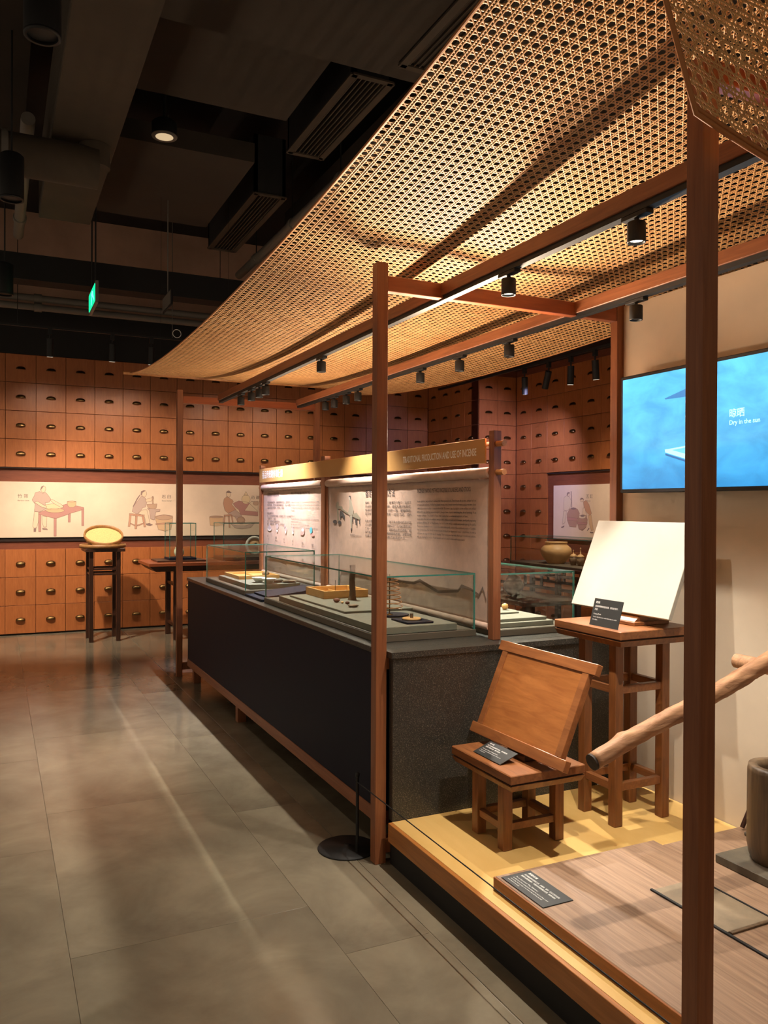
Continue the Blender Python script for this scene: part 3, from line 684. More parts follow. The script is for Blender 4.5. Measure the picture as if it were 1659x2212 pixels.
MB().lathe([(0.085, 0), (0.085, 0.09), (0.06, 0.11)], (1.047, 5.721, 4.05), 24).build('can', M['black'], t)
MB().lathe([(0.06, -0.004), (0.085, -0.004), (0.088, 0.004), (0.06, 0.004), (0.06, -0.004)], (1.047, 5.721, 4.05), 24).build('rim', M['pipe'], t)
MB().cyl((1.047, 5.721, 4.046), (1.047, 5.721, 4.049), 0.06, n=24).build('lens', emit('downlight_lens', (235, 205, 160), 0.35), t)
MB().cyl((1.047, 5.721, 4.16), (1.047, 5.721, 4.95), 0.012, n=8).build('hanger_rod', M['black'], t)
def pendant(x, y, z, label, watts, aim, size):
    t = thing('pendant_lamp', label, 'pendant lamp', (x, y, z), 'cylinder pendant lamps over the aisle')
    MB().lathe([(0.072, 0.012), (0.072, 0.27), (0.055, 0.285), (0.012, 0.287)], (x, y, z), 24).build('shade', M['black'], t)
    MB().lathe([(0.06, 0.0), (0.072, 0.0), (0.072, 0.012), (0.06, 0.012), (0.06, 0.0)], (x, y, z), 24).build('rim', M['black'], t)
    MB().cyl((x, y, z+0.014), (x, y, z+0.018), 0.058, n=20).build('lens', M['black'], t)
    MB().cyl((x, y, z+0.285), (x, y, 4.45), 0.006, n=8).build('rod', M['black'], t)
    ld = bpy.data.lights.new('pendant_light', 'SPOT'); ld.energy = watts; ld.spot_size = math.radians(size); ld.spot_blend = 0.8
    ld.color = WARM; ld.shadow_soft_size = 0.035
    lo = bpy.data.objects.new('pendant_light', ld); COL.objects.link(lo); lo.parent = t; lo.location = (0, 0, -0.05)
    lo.rotation_euler = (Vector(aim) - Vector((x, y, z))).to_track_quat('-Z', 'Y').to_euler()
pendant(0.169, 3.578, 3.40, 'black cylinder pendant lamp nearest the camera, at the top left corner', 18, (0.3, 3.4, 0), 90)
pendant(0.087, 5.564, 3.40, 'black cylinder pendant lamp in the middle of the aisle row', 14, (0.3, 5.6, 0), 80)
pendant(0.071, 8.092, 3.40, 'black cylinder pendant lamp farthest down the aisle row', 230, (1.05, 10.0, 0.45), 66)

# exit sign and the other hanging plate
t = thing('exit_sign', 'hanging green emergency exit sign with glowing running figure', 'exit sign', (0.78, 7.6, 3.24))
MB().cham(0.768, 0.792, 7.33, 7.87, 3.24, 3.43, 0.003).build('frame', M['pipe'], t)
MB().box(0.763, 0.769, 7.36, 7.84, 3.262, 3.41).build('green_panel', emit('exit_green', (10, 190, 120), 1.1), t)
MB().prism([(7.42,3.275),(7.50,3.33),(7.56,3.33),(7.62,3.275),(7.65,3.285),(7.59,3.35),(7.57,3.375),(7.63,3.36),(7.64,3.372),(7.56,3.392),(7.50,3.375),(7.47,3.34),(7.40,3.29)], lambda u, v, w: (0.763 - w, u, v), 0.001).build('running_figure', emit('exit_pale_green', (90, 255, 200), 1.4), t)
for y in (7.45, 7.75): MB().cyl((0.78, y, 3.43), (0.78, y, 4.95), 0.007, n=8).build('hanger_rod', M['black'], t)
t = thing('hanging_plate', 'small dark plate hanging on a wire right of the green exit sign', 'sign', (1.37, 7.3, 3.24))
MB().cham(1.36, 1.375, 7.1, 7.5, 3.24, 3.38, 0.003).build('plate', M['blackpaint'], t)
MB().box(1.355, 1.3605, 7.12, 7.48, 3.255, 3.365).build('face', M['pipe'], t)
MB().cyl((1.368, 7.3, 3.38), (1.368, 7.3, 4.95), 0.005, n=8).build('wire', M['pipe'], t)
t = thing('coiled_cable', 'small ring of white cable hanging above the back track', 'cable', (1.816, 9.15, 3.39))
MB().tube([(1.816 + 0.045*math.cos(a), 9.15, 3.42 + 0.045*math.sin(a)) for a in [2*PI*i/20 for i in range(20)]], 0.004, 6, closed=True).build('ring', M['ink'], t)
MB().cyl((1.765, 9.15, 3.36), (1.765, 9.15, 4.95), 0.004, n=6).build('wire', M['pipe'], t)

# white partition with the screen
struct(MB().box(2.76, 2.86, -1.2, 3.068, 0, 2.482).build('wall_partition', M['plaster']))
# ------------------------------------------------------------------ pergola frame
XF0, XF1, XB0, XB1 = 1.435, 1.485, 2.722, 2.772
YP = ((7.20, 7.25), (3.07, 3.12), (1.342, 1.392))
pg = thing('pergola_frame', 'red-brown timber pergola frame standing over the counter and the platform', 'pergola', (2.1, 4.2, 0))
for (y0, y1) in YP:
    MB().cham(XF0, XF1, y0, y1, 0, 2.525, 0.002).build('post', M['frame'], pg)
    if y0 > 2: MB().cham(XB0, XB1, y0, y1, 0, 2.525, 0.002).build('post', M['frame'], pg)
    if y0 > 2: MB().cham(XF1, XB0, y0+0.004, y1-0.004, 2.408, 2.472, 0.002).build('crossbeam', M['redtop'], pg)
MB().cham(XF1, 2.755, 1.346, 1.388, 2.474, 2.522, 0.002).build('crossbeam', M['redtop'], pg)
def rail(x, y0, y1):
    r = MB().cham(x-0.023, x+0.025, y0, y1, 2.4195, 2.4735, 0.002).build('rail', M['frame_y'], pg)
    MB().box(x-0.014, x+0.018, y0+0.005, y1-0.005, 2.400, 2.4195).build('lighting_track', M['black'], r)
rail(1.765, 1.40, 7.0); rail(2.49, 1.40, 7.02)
# lower ties of the frame next to the counter
MB().cham(1.485, 1.56, 3.075, 3.115, 0.815, 0.865, 0.002).build('tie', M['frame'], pg)
MB().cham(1.485, 1.62, 3.075, 3.115, 0.04, 0.105, 0.002).build('tie', M['frame'], pg)
MB().cham(1.485, 1.62, 7.205, 7.245, 0.06, 0.12, 0.002).build('tie', M['frame'], pg)

# ------------------------------------------------------------------ cane canopy
ZP = np.polyfit([7.25, 7.04, 5.376, 3.539, 2.733, 2.195, 1.658], [2.644, 2.626, 2.523, 2.557, 2.604, 2.645, 2.713], 4)
def zl(y): return np.polyval(ZP, y)
def canopy_F(a, b):
    x = 1.046 + a; y = 7.25 - b
    z = zl(y) - 0.012*np.sin(np.clip((x-1.765)/0.725, 0, 1)*PI) - 0.055*np.clip((x-2.5)/0.75, 0, 1)**2
    return np.stack([x, y, z], -1)
ZTOP = float(zl(1.33))
FL = ZTOP - 2.345
def flap_F(a, b):
    x = 1.35 - 0.43*FL + 0.43*b + a
    y = 1.325 - 0.05*np.sin(np.clip(b/0.12, 0, 1)*PI/2) + 0.02*b + 0.02*np.sin(a*5)
    z = ZTOP - b*(1 + 0.19*np.minimum(a, 0.6)/FL)
    return np.stack([x, y, z], -1)
def weave(F, A, B, p, seg):
    """strands of woven cane: pairs both ways plus two diagonals, each strand a thin closed strip"""
    V, Q = [], []
    n0 = [0]
    th = 0.0007
    def strand(a0, b0, a1, b1, lift, hw=0.070*p):
        L = math.hypot(a1-a0, b1-b0)
        if L < p*0.3: return
        n = max(1, int(L/seg)) + 1
        t = np.linspace(0, 1, n)
        a = a0 + (a1-a0)*t; b = b0 + (b1-b0)*t
        nx, ny = -(b1-b0)/L*hw, (a1-a0)/L*hw
        Pl = F(a+nx, b+ny); Pr = F(a-nx, b-ny); Pc = F(a, b)
        da = F(a+1e-3, b) - Pc; db = F(a, b+1e-3) - Pc
        N = np.cross(da, db); N /= np.linalg.norm(N, axis=1)[:, None]
        P = np.stack([Pl + N*lift, Pr + N*lift, Pr + N*(lift+th), Pl + N*(lift+th)], 1)
        V.append(P.reshape(-1, 3))
        i = np.arange(n-1)[:, None]*4 + n0[0]
        j = np.arange(4)[None, :]; j2 = (j+1) % 4
        Q.append(np.stack([i+j, i+j2, i+4+j2, i+4+j], -1).reshape(-1, 4))
        n0[0] += n*4
    na, nb = int(A/p), int(B/p)
    A, B = na*p, nb*p
    for k_ in range(na+1):
        for s in (-0.142, 0.142):
            a = k_*p + s*p
            if 0 <= a <= A: strand(a, 0, a, B, 0.0006)
    for k_ in range(nb+1):
        for s in (-0.142, 0.142):
            b = k_*p + s*p
            if 0 <= b <= B: strand(0, b, A, b, -0.0004)
    for k_ in range(na+nb+1):
        c = (k_+0.5)*p
        a0, a1 = max(0, c-B), min(A, c)
        strand(a0, c-a0, a1, c-a1, 0.0001, 0.058*p)
        c = (k_+0.5)*p - B
        a0, a1 = max(0, c), min(A, c+B)
        if a1 > a0: strand(a0, a0-c, a1, a1-c, -0.0009, 0.058*p)
    return np.concatenate(V), np.concatenate(Q), A, B
def weave_obj(name, F, A, B, p, seg, parent):
    V, Q, A, B = weave(F, A, B, p, seg)
    V = V - np.array(parent.location)
    me = bpy.data.meshes.new(name)
    me.vertices.add(len(V)); me.vertices.foreach_set('co', V.ravel())
    me.loops.add(Q.size); me.loops.foreach_set('vertex_index', Q.ravel().astype(np.int32))
    me.polygons.add(len(Q)); me.polygons.foreach_set('loop_start', np.arange(len(Q), dtype=np.int32)*4)
    me.update(calc_edges=True); me.validate()
    me.materials.append(M['cane'])
    o = bpy.data.objects.new(name, me); COL.objects.link(o); o.parent = parent
    stuff(o)
    return A, B
cp = thing('cane_canopy', 'large sheet of woven open cane webbing draped over the pergola rails', 'canopy', (2.1, 4.2, 2.5))
P_ = 0.0335
CA, CB = weave_obj('cane_webbing', canopy_F, 2.21, 5.92, P_, 0.1, cp)
P2 = FL/round(FL/P_)
FA, FB = weave_obj('hanging_flap', flap_F, 1.4, FL+0.001, P2, 0.04, cp)
def path(F, pts): return [tuple(F(np.array(a), np.array(b))) for a, b in pts]
for pts in ([(0, CB*i/60) for i in range(61)], [(CA, CB*i/60) for i in range(61)]):
    MB().tube(path(canopy_F, pts), 0.004, 6).build('edge_binding', M['caneedge'], cp)
MB().tube(path(flap_F, [(0, FB*i/8) for i in range(9)] + [(FA*i/24, FB) for i in range(1, 25)]), 0.006, 8).build('edge_binding', M['caneedge'], cp)
MB().tube(path(flap_F, [(FA*i/24, FB-0.012) for i in range(0, 25)]), 0.006, 8).build('edge_binding', M['caneedge'], cp)
zr = float(zl(7.25))
MB().cyl((0.985, 7.25, zr-0.004), (3.30, 7.25, zr-0.004), 0.014).build('end_rod', M['dowel'], cp)
for x in (1.3, 1.9, 3.0): MB().cyl((x, 7.25, zr), (x, 7.25, 4.4), 0.0015, n=5).build('hanging_wire', M['black'], cp)
for x in (1.3, 2.1, 3.0): MB().cyl((x, 1.34, ZTOP-0.01), (x, 1.34, 4.0), 0.0015, n=5).build('hanging_wire', M['black'], cp)
MB().cyl((1.10, 1.335, ZTOP-0.008), (3.30, 1.335, ZTOP-0.008), 0.010).build('end_rod', M['dowel'], cp)

# ------------------------------------------------------------------ spotlights on the rails
def spot(name, t, loc, aim, watts, color, size=100, blend=0.7, soft=0.014):
    ld = bpy.data.lights.new(name, 'SPOT'); ld.energy = watts; ld.color = color
    ld.spot_size = math.radians(size); ld.spot_blend = blend; ld.shadow_soft_size = soft
    o = bpy.data.objects.new(name, ld); COL.objects.link(o); o.parent = t
    base = Vector(t.location)
    o.location = Vector(loc) - base
    d = Vector(aim) - Vector(loc)
    o.rotation_euler = d.to_track_quat('-Z', 'Y').to_euler()
def rail_spot(x, y, label, watts, color, aim=None, size=92, glow=True):
    t = thing('track_spotlight', label, 'spotlight', (x, y, 2.31), 'small cylinder spotlights hanging under the pergola rails')
    MB().cham(x-0.013, x+0.017, y-0.055, y+0.055, 2.386, 2.3995, 0.001).build('adapter', M['black'], t)
    MB().cyl((x, y, 2.372), (x, y, 2.388), 0.0075, n=12).build('stem', M['black'], t)
    MB().lathe([(0.0005, 0.012), (0.0215, 0.011), (0.0235, 0.002), (0.027, 0.0), (0.028, 0.003), (0.028, 0.060), (0.026, 0.063), (0.0, 0.063)], (x, y, 2.31), 28).build('housing', M['black'], t)
    MB().cyl((x, y, 2.3185), (x, y, 2.3205), 0.0205, n=20).build('lens', M['lampglow'] if glow else M['pipe'], t)
    spot('spot_light', t, (x, y, 2.305), aim or (x, y, 0), watts, color, size)
ordn = ['nearest', 'second', 'third', 'fourth', 'fifth', 'sixth', 'seventh', 'eighth']
S1 = [(1.909, SPOT_W*.66, NEUTRAL, (1.85, 1.9, 0.2)), (2.594, SPOT_W*.46, NEUTRAL, (1.9, 2.6, 0.3)), (4.57, SPOT_W*.78, NEUTRAL, (1.75, 4.4, 0.9)), (5.683, SPOT_W*.5, NEUTRAL, (1.75, 5.8, 0.9)),
      (5.842, SPOT_W*.5, NEUTRAL, (1.75, 6.0, 0.9)), (6.048, SPOT_W*.32, COOL, (2.0, 6.0, 1.0)), (6.34, SPOT_W*.32, COOL, (2.0, 6.3, 1.0))]
for i, (y, w, c_, a) in enumerate(S1):
    rail_spot(1.765, y, 'black track spotlight on the rail nearer the aisle, %s from the camera' % ordn[i], w, c_, a, glow=(i < 2))
S2 = [(2.693, SPOT_W*.75, NEUTRAL, (2.44, 2.60, 1.0)), (3.651, SPOT_W, NEUTRAL, (2.1, 3.5, 1.0)), (4.168, SPOT_W, NEUTRAL, (2.1, 3.9, 1.0)), (4.664, SPOT_W, NEUTRAL, (2.2, 4.5, 1.0)),
      (5.672, SPOT_W*.6, NEUTRAL, (2.3, 5.6, 1.0)), (5.899, SPOT_W*.6, NEUTRAL, (2.3, 5.9, 1.0)), (6.151, SPOT_W*.6, COOL, (2.3, 6.1, 1.0)), (6.346, SPOT_W*.6, COOL, (2.3, 6.3, 1.0))]
for i, (y, w, c_, a) in enumerate(S2):
    rail_spot(2.49, y, 'black track spotlight on the rail nearer the white wall, %s from the camera' % ordn[i], w, c_, a, size=(50 if i == 0 else 92), glow=False)

# wall washers on the back track and on the right track
tk = tag(MB().box(-2.4, 3.6, 9.135, 9.165, 3.345, 3.365).build('ceiling_track', M['black']), 'long black lighting track hanging in front of the back drawer wall', 'track')
for x in (-2.0, 0.2, 2.3): MB().cyl((x, 9.15, 3.365), (x, 9.15, 4.95), 0.004, n=6).build('suspension_wire', M['black'], tk)
def washer(x, y, ztop, aim, label, watts, color, size, group, tilt_len=0.19):
    t = thing('wall_washer', label, 'spotlight', (x, y, ztop-0.30), group)
    MB().cham(x-0.02, x+0.02, y-0.02, y+0.02, ztop-0.06, ztop, 0.002).build('adapter', M['black'], t)
    MB().cyl((x, y, ztop-0.10), (x, y, ztop-0.06), 0.008, n=10).build('stem', M['black'], t)
    h = Vector((x, y, ztop-0.10)); d = (Vector(aim) - h).normalized()
    d = (d*0.45 + Vector((0, 0, -1))*0.75).normalized()
    a = h + d*0.0; b = h + d*tilt_len
    MB().cyl(a, b, 0.034, n=24).build('housing', M['black'], t)
    MB().cyl(b - d*0.001, b + d*0.001, 0.030, n=20).build('lens', M['washglow'], t)
    spot('washer_light', t, b + d*0.006, aim, watts, color, size, 0.9, 0.03)
GB = 'wall washers on the back track'
for x, lab in ((-0.75, 'unseen black wall washer kept for light at the far left end of the back track'), (0.509, 'dim black wall washer on the back track, first from the left'), (1.132, 'black wall washer on the back track, second from the left'),  # leftmost washer is out of view, kept for its light
               (1.54, 'black wall washer on the back track just left of the canopy corner'), (2.6, 'black wall washer on the back track behind the canopy corner'), (3.4, 'black wall washer on the back track, last one on the right')):
    washer(x, 9.15, 3.345, (x+0.05, 10.28, 1.45), lab, WASH_W, WARM, 105, GB)
tk = tag(MB().box(5.285, 5.315, 5.2, 9.4, 3.05, 3.075).build('ceiling_track', M['black']), 'black lighting track in front of the right drawer wall', 'track')
for y in (5.6, 7.6, 9.2): MB().cyl((5.3, y, 3.075), (5.3, y, 4.95), 0.004, n=6).build('suspension_wire', M['black'], tk)
GR = 'wall washers on the right track'
for y, lab, c_, w in ((7.469, 'first black wall washer from the left on the right track', LILAC, 2.0), (7.033, 'second black wall washer from the left on the right track', LILAC, 2.4), (6.664, 'third black wall washer from the left on the right track', WARM, 1.2),
                  (6.294, 'fourth black wall washer from the left on the right track', WARM, 1.0), (6.011, 'fifth black wall washer on the right track, beside the back post', WARM, .9)):
    washer(5.3, y, 3.05, {7.469: (6.15, 8.5, 1.7), 7.033: (5.66, 9.35, 2.2), 6.664: (5.6, 7.25, 1.0)}.get(y, (6.15, y+0.55, 1.3)), lab, WASH_W*w, c_, 56 if y == 7.033 else 90, GR)

# ------------------------------------------------------------------ counter
ct = thing('display_counter', 'long dark counter with granite end, dark front panel and wooden base trim', 'counter', (2.07, 5.0, 0))
CX0, CX1, CY0, CY1 = 1.478, 2.66, 3.03, 6.97
MB().cham(CX0-0.006, CX1, 3.1215, CY1, 0.868, 0.893, 0.002).box(1.4865, CX1, CY0-0.006, 3.1225, 0.868, 0.893).build('countertop', M['granite'], ct)
MB().box(CX0+0.004, CX1, 3.122, CY1-0.004, 0.20, 0.868).build('front_panel', M['panel'], ct)
MB().box(1.495, CX1, CY0, 3.066, 0.1865, 0.868).build('end_slab', M['granite'], ct)
MB().cham(CX0, CX0+0.05, 3.125, CY1, 0.137, 0.199, 0.002).build('base_trim', M['frame_y'], ct)
MB().cham(CX1-0.05, CX1, 3.125, CY1, 0.137, 0.199, 0.002).build('base_trim', M['frame_y'], ct)
for x0, y0 in ((1.515, 5.50), (2.55, 5.50), (1.515, 6.88), (2.55, 6.88), (1.7, 3.2), (2.55, 3.2)):
    MB().cham(x0, x0+0.06, y0, y0+0.06, 0, 0.137, 0.002).build('leg', M['frame'], ct)
MB().box(1.53, CX1-0.05, 3.13, CY1-0.02, 0.137, 0.2).build('underside', M['panel'], ct)

# ------------------------------------------------------------------ glass display cases
def pane(t, x0, x1, y0, y1, z0, z1):
    mb = MB(); d = (x1-x0, y1-y0, z1-z0); thin = d.index(min(d))
    mb.box(x0, x1, y0, y1, z0, z1)
    ax = [2, 2, 1, 0, 1, 0]
    mb.m = [0 if a == thin else 1 for a in ax]
    return mb.build('glass_pane', [M['glass'], M['edge']], t)
def case(name, label, x0, x1, y0, y1, z0, zp, zt, g=0.007, plinth='plinth', group=None, back=True):
    t = thing(name, label, 'display case', ((x0+x1)/2, (y0+y1)/2, z0), group)
    MB().cham(x0-0.004, x1+0.004, y0-0.004, y1+0.004, z0, zp, 0.002).build('plinth', M[plinth], t)
    e = 0.0006
    pane(t, x0, x0+g, y0, y1, zp, zt-g-e); pane(t, x1-g, x1, y0, y1, zp, zt-g-e)
    pane(t, x0+g+e, x1-g-e, y0, y0+g, zp, zt-g-e); pane(t, x0+g+e, x1-g-e, y1-g, y1, zp, zt-g-e)
    pane(t, x0, x1, y0, y1, zt-g, zt)
    return t
ZC = 0.893
case('glass_case', 'long glass case with incense tools on the counter, nearest the camera', 1.537, 2.046, 3.272, 4.95, ZC, 0.925, 1.19, group='glass cases on the counter')
case('glass_case', 'shorter glass case with white bowls at the far end of the counter', 1.537, 2.046, 5.41, 6.53, ZC, 0.925, 1.19, group='glass cases on the counter')
case('glass_case', 'glass case on the counter behind the cloth banner', 2.115, 2.575, 3.2, 4.95, ZC, 0.925, 1.19, group='glass cases on the counter')
def slab(label, x0, x1, y0, y1, z0, z1, mat='slab', cat='display slab', grp='grey display slabs in the cases'):
    return tag(MB().cham(x0, x1, y0, y1, z0, z1, 0.0015).build('display_slab', M[mat]), label, cat, grp)
slab('large grey display slab filling the near glass case', 1.56, 1.955, 3.285, 4.74, 0.9255, 0.957)
slab('thin grey slab under the wooden tray in the near glass case', 1.60, 1.99, 3.80, 4.66, 0.9575, 0.968)
slab('small dark slab under the round stamp disc in the near glass case', 1.715, 1.855, 3.33, 3.50, 0.9575, 0.966, 'panel')
slab('grey display slab carrying the bowls in the far glass case', 1.585, 1.955, 5.46, 6.32, 0.9255, 0.958)
slab('lower grey slab in the glass case behind the banner', 2.14, 2.48, 3.24, 4.7, 0.9255, 0.948)
slab('middle grey slab in the glass case behind the banner', 2.15, 2.46, 3.27, 4.5, 0.9485, 0.963)
slab('small upper grey slab in the glass case behind the banner', 2.2, 2.40, 3.42, 4.1, 0.9635, 0.972)
# sloped caption stand between the two cases
t = thing('caption_stand', 'dark sloped caption stand between the two glass cases', 'caption stand', (1.76, 5.18, ZC))
MB().cham(1.525, 1.98, 4.985, 5.37, ZC+0.0005, ZC+0.016, 0.002).build('base', M['panel'], t)
MB().add([(1.58, 5.02, ZC+0.0165), (1.93, 5.02, ZC+0.0165), (1.93, 5.33, ZC+0.0165), (1.58, 5.33, ZC+0.0165), (1.58, 5.02, ZC+0.028), (1.93, 5.02, ZC+0.065), (1.93, 5.33, ZC+0.065), (1.58, 5.33, ZC+0.028)],
         [(0,3,2,1),(4,5,6,7),(0,1,5,4),(1,2,6,5),(2,3,7,6),(3,0,4,7)]).build('wedge', M['panel'], t)
# wooden tray with tools, near case
def open_tray(label, x0, x1, y0, y1, z0, h, name='wooden_tray'):
    t = thing(name, label, 'tray', ((x0+x1)/2, (y0+y1)/2, z0), 'pale wooden trays in the cases')
    MB().cham(x0, x1, y0, y1, z0, z0+0.008, 0.001).build('tray_floor', M['bamboo'], t)
    w = 0.014
    for b in ((x0, x1, y0, y0+w), (x0, x1, y1-w, y1), (x0, x0+w, y0+w, y1-w), (x1-w, x1, y0+w, y1-w)):
        MB().cham(*b, z0+0.0081, z0+h, 0.001).build('tray_side', M['bamboo'], t)
    MB().box((x0+x1)/2-0.004, (x0+x1)/2+0.004, y0+w, y1-w, z0+0.0081, z0+h*0.6).build('divider', M['bamboo'], t)
open_tray('square pale wooden tray holding small tools in the near glass case', 1.705, 1.985, 4.36, 4.66, 0.9685, 0.045)
for i, (x, y, r) in enumerate(((1.90, 4.50, 0.018), (1.94, 4.45, 0.014), (1.93, 4.55, 0.012))):
    tag(MB().lathe([(0.004, 0), (r*0.7, 0.003), (r, r*0.6), (r*0.75, r*1.1), (r*0.3, r*1.3), (0.001, r*1.35)], (x, y, 0.9768), 14).build('small_jar', M['porcelain']),
        ['largest little white jar in the square wooden tray', 'little white jar at the near corner of the square wooden tray', 'smallest white jar in the square wooden tray'][i], 'jar', 'little jars in the tray')
tag(MB().cyl((1.80, 4.42, 0.9768), (1.80, 4.42, 1.07), 0.0016, n=8).lathe([(0.012, 0), (0.012, 0.003), (0.004, 0.006), (0.001, 0.007)], (1.80, 4.42, 0.9768), 14).build('incense_stick', M['black']), 'thin dark incense stick standing in the square wooden tray', 'incense')
# rough upright branch
pp = []
for i in range(13):
    z = 0.9685 + 0.20*i/12
    pp.append((1.841 + 0.0012*math.sin(i*0.8), 4.262 + 0.001*math.cos(i*0.9), z))
tag(MB().tube(pp, [0.027, 0.0215, 0.0190, 0.0184, 0.0182, 0.0178, 0.0180, 0.0177, 0.0175, 0.0177, 0.0174, 0.0172, 0.0170], 12).build('wood_branch', M['mortar']), 'rough upright piece of fragrant wood in the near glass case', 'wood piece')
def pebble(label, x, y, z, rx, ry, rz, mat='stone', seed=0, name='resin_lump', cat='incense lump', grp='incense lumps in the near case'):
    rnd = random.Random(seed); mb = MB(); n, m_ = 12, 7; P = []
    for j in range(m_):
        ph = PI*(j+0.5)/m_
        for i in range(n):
            th = 2*PI*i/n; q = 1 + rnd.uniform(-0.14, 0.14)
            P.append((x + rx*q*math.sin(ph)*math.cos(th), y + ry*q*math.sin(ph)*math.sin(th), z + rz*(1 - math.cos(ph)*0.97)))
    F = [(j*n+i, j*n+(i+1)%n, (j+1)*n+(i+1)%n, (j+1)*n+i) for j in range(m_-1) for i in range(n)]
    F += [tuple(range(n))[::-1], tuple((m_-1)*n+i for i in range(n))]
    mb.add(P, F, 0, True)
    return tag(mb.build(name, M[mat]), label, cat, grp)
pebble('largest reddish incense lump on the grey slab in the near case', 1.716, 4.19, 0.9685, 0.019, 0.02, 0.012, seed=1)
pebble('small pale incense lump between the larger pieces in the near case', 1.722, 4.125, 0.9685, 0.008, 0.009, 0.006, 'bamboo', 2)
pebble('small dark incense lump beside the mottled flat piece', 1.731, 4.075, 0.9685, 0.012, 0.012, 0.009, 'stone', 3)
pebble('flat mottled incense piece nearest the post in the near case', 1.712, 3.95, 0.9685, 0.03, 0.022, 0.008, 'stoneware', 4)
# hanging incense coil on a brass stand
t = thing('incense_coil', 'golden spiral incense coil hanging over a dark dish', 'incense coil', (1.79, 3.64, 0.9575))
MB().lathe([(0.002, 0.0), (0.075, 0.0), (0.085, 0.008), (0.080, 0.009), (0.07, 0.004), (0.002, 0.004)], (1.79, 3.64, 0.9575), 32).build('dish', M['panel'], t)
MB().cyl((1.775, 3.64, 0.9617), (1.775, 3.64, 1.165), 0.0028, n=10).build('stand_rod', M['brass'], t)
MB().lathe([(0.016, 0.0042), (0.016, 0.007), (0.006, 0.012), (0.003, 0.016)], (1.775, 3.64, 0.9575), 16).build('stand_foot', M['brass'], t)
cp_ = []
for i in range(8*24+1):
    a = 2*PI*i/24; h = i/(8*24)
    rr = 0.055 - 0.030*h
    cp_.append((1.79 + rr*math.cos(a), 3.64 + rr*math.sin(a), 0.985 + 0.175*h))
MB().tube(cp_, 0.0024, 6).build('coil', M['dowel'], t)
# stamp disc with a peg
t = thing('stamp_disc', 'flat round wooden stamp disc with a short peg in the near glass case', 'wooden disc', (1.785, 3.42, 0.9665))
MB().lathe([(0.043, 0), (0.045, 0.002), (0.045, 0.006), (0.043, 0.008)], (1.785, 3.42, 0.9665), 32).build('disc', M['bamboo'], t)
MB().cyl((1.785, 3.42, 0.9746), (1.785, 3.42, 0.995), 0.008, n=14).build('peg', M['mortar'], t)
# far case contents
open_tray('long pale wooden tray at the back of the far glass case', 1.625, 1.94, 5.88, 6.30, 0.9585, 0.026)
for lab, x, y in (('white porcelain bowl nearest the aisle in the far glass case', 1.70, 5.62), ('white porcelain bowl at the near edge of the far glass case', 1.74, 5.51)):
    tag(MB().lathe([(0.02, 0), (0.024, 0.003), (0.04, 0.02), (0.052, 0.036), (0.050, 0.036), (0.037, 0.02), (0.02, 0.007), (0.001, 0.006)], (x, y, 0.9585), 28).build('porcelain_bowl', M['porcelain']), lab, 'bowl', 'white bowls in the far case')
pebble('grey cone of incense powder behind the white bowls', 1.82, 5.56, 0.9585, 0.04, 0.045, 0.014, 'sill', 5, 'powder_heap', 'powder heap', None)
tag(MB().lathe([(0.02, 0), (0.045, 0.006), (0.055, 0.014), (0.053, 0.014), (0.04, 0.007), (0.001, 0.004)], (1.895, 5.53, 0.9585), 28).build('shallow_dish', M['stoneware']), 'shallow brown dish at the right of the far glass case', 'dish')
pebble('round brown gourd lump in the long wooden tray', 1.86, 5.97, 0.9668, 0.028, 0.03, 0.02, 'stoneware', 6, 'gourd_lump', 'gourd', None)
# contents of the case behind the banner
tag(MB().lathe([(0.001, 0), (0.012, 0.003), (0.018, 0.015), (0.014, 0.028), (0.001, 0.034)], (2.375, 3.51, 0.9725), 18).build('incense_ball', M['bamboo']), 'round pale incense ball in the case behind the banner', 'incense ball')
tag(MB().cham(2.25, 2.31, 3.5, 3.6, 0.9725, 0.985, 0.002).build('paper_packet', M['porcelain']), 'small white packet in the case behind the banner', 'packet')

# ------------------------------------------------------------------ cloth banner with the gold title board
bn = thing('banner_stand', 'wooden banner frame on the counter with gold title board and two printed cloths', 'banner', (2.07, 4.95, ZC))
MB().cham(2.050, 2.092, 3.125, 3.167, ZC, 1.853, 0.002).build('post', M['frame'], bn)
MB().cham(2.050, 2.092, 5.235, 5.305, ZC, 1.853, 0.002).build('post', M['frame'], bn)
MB().cham(2.050, 2.092, 6.735, 6.775, ZC, 1.853, 0.002).build('post', M['frame'], bn)
gb = MB().cham(2.040, 2.0495, 3.185, 6.74, 1.705, 1.820, 0.0015).build('title_board', M['gold'], bn)
text('title_text', '香品传统制作和使用', M['ink'], gb, (2.0393, 6.66, 1.742), FACE_X, width=0.54, height=0.066, res=3, bold=0.006)
text('title_text', 'TRADITIONAL PRODUCTION AND USE OF INCENSE', M['ink'], gb, (2.0393, 4.018, 1.745), FACE_X, width=0.76, height=0.036, res=3, bold=0.016)
for z in (1.792, 1.662):
    MB().cyl((2.071, 3.07, z), (2.071, 6.82, z), 0.0135, n=18).build('dowel', M['dowel'], bn)
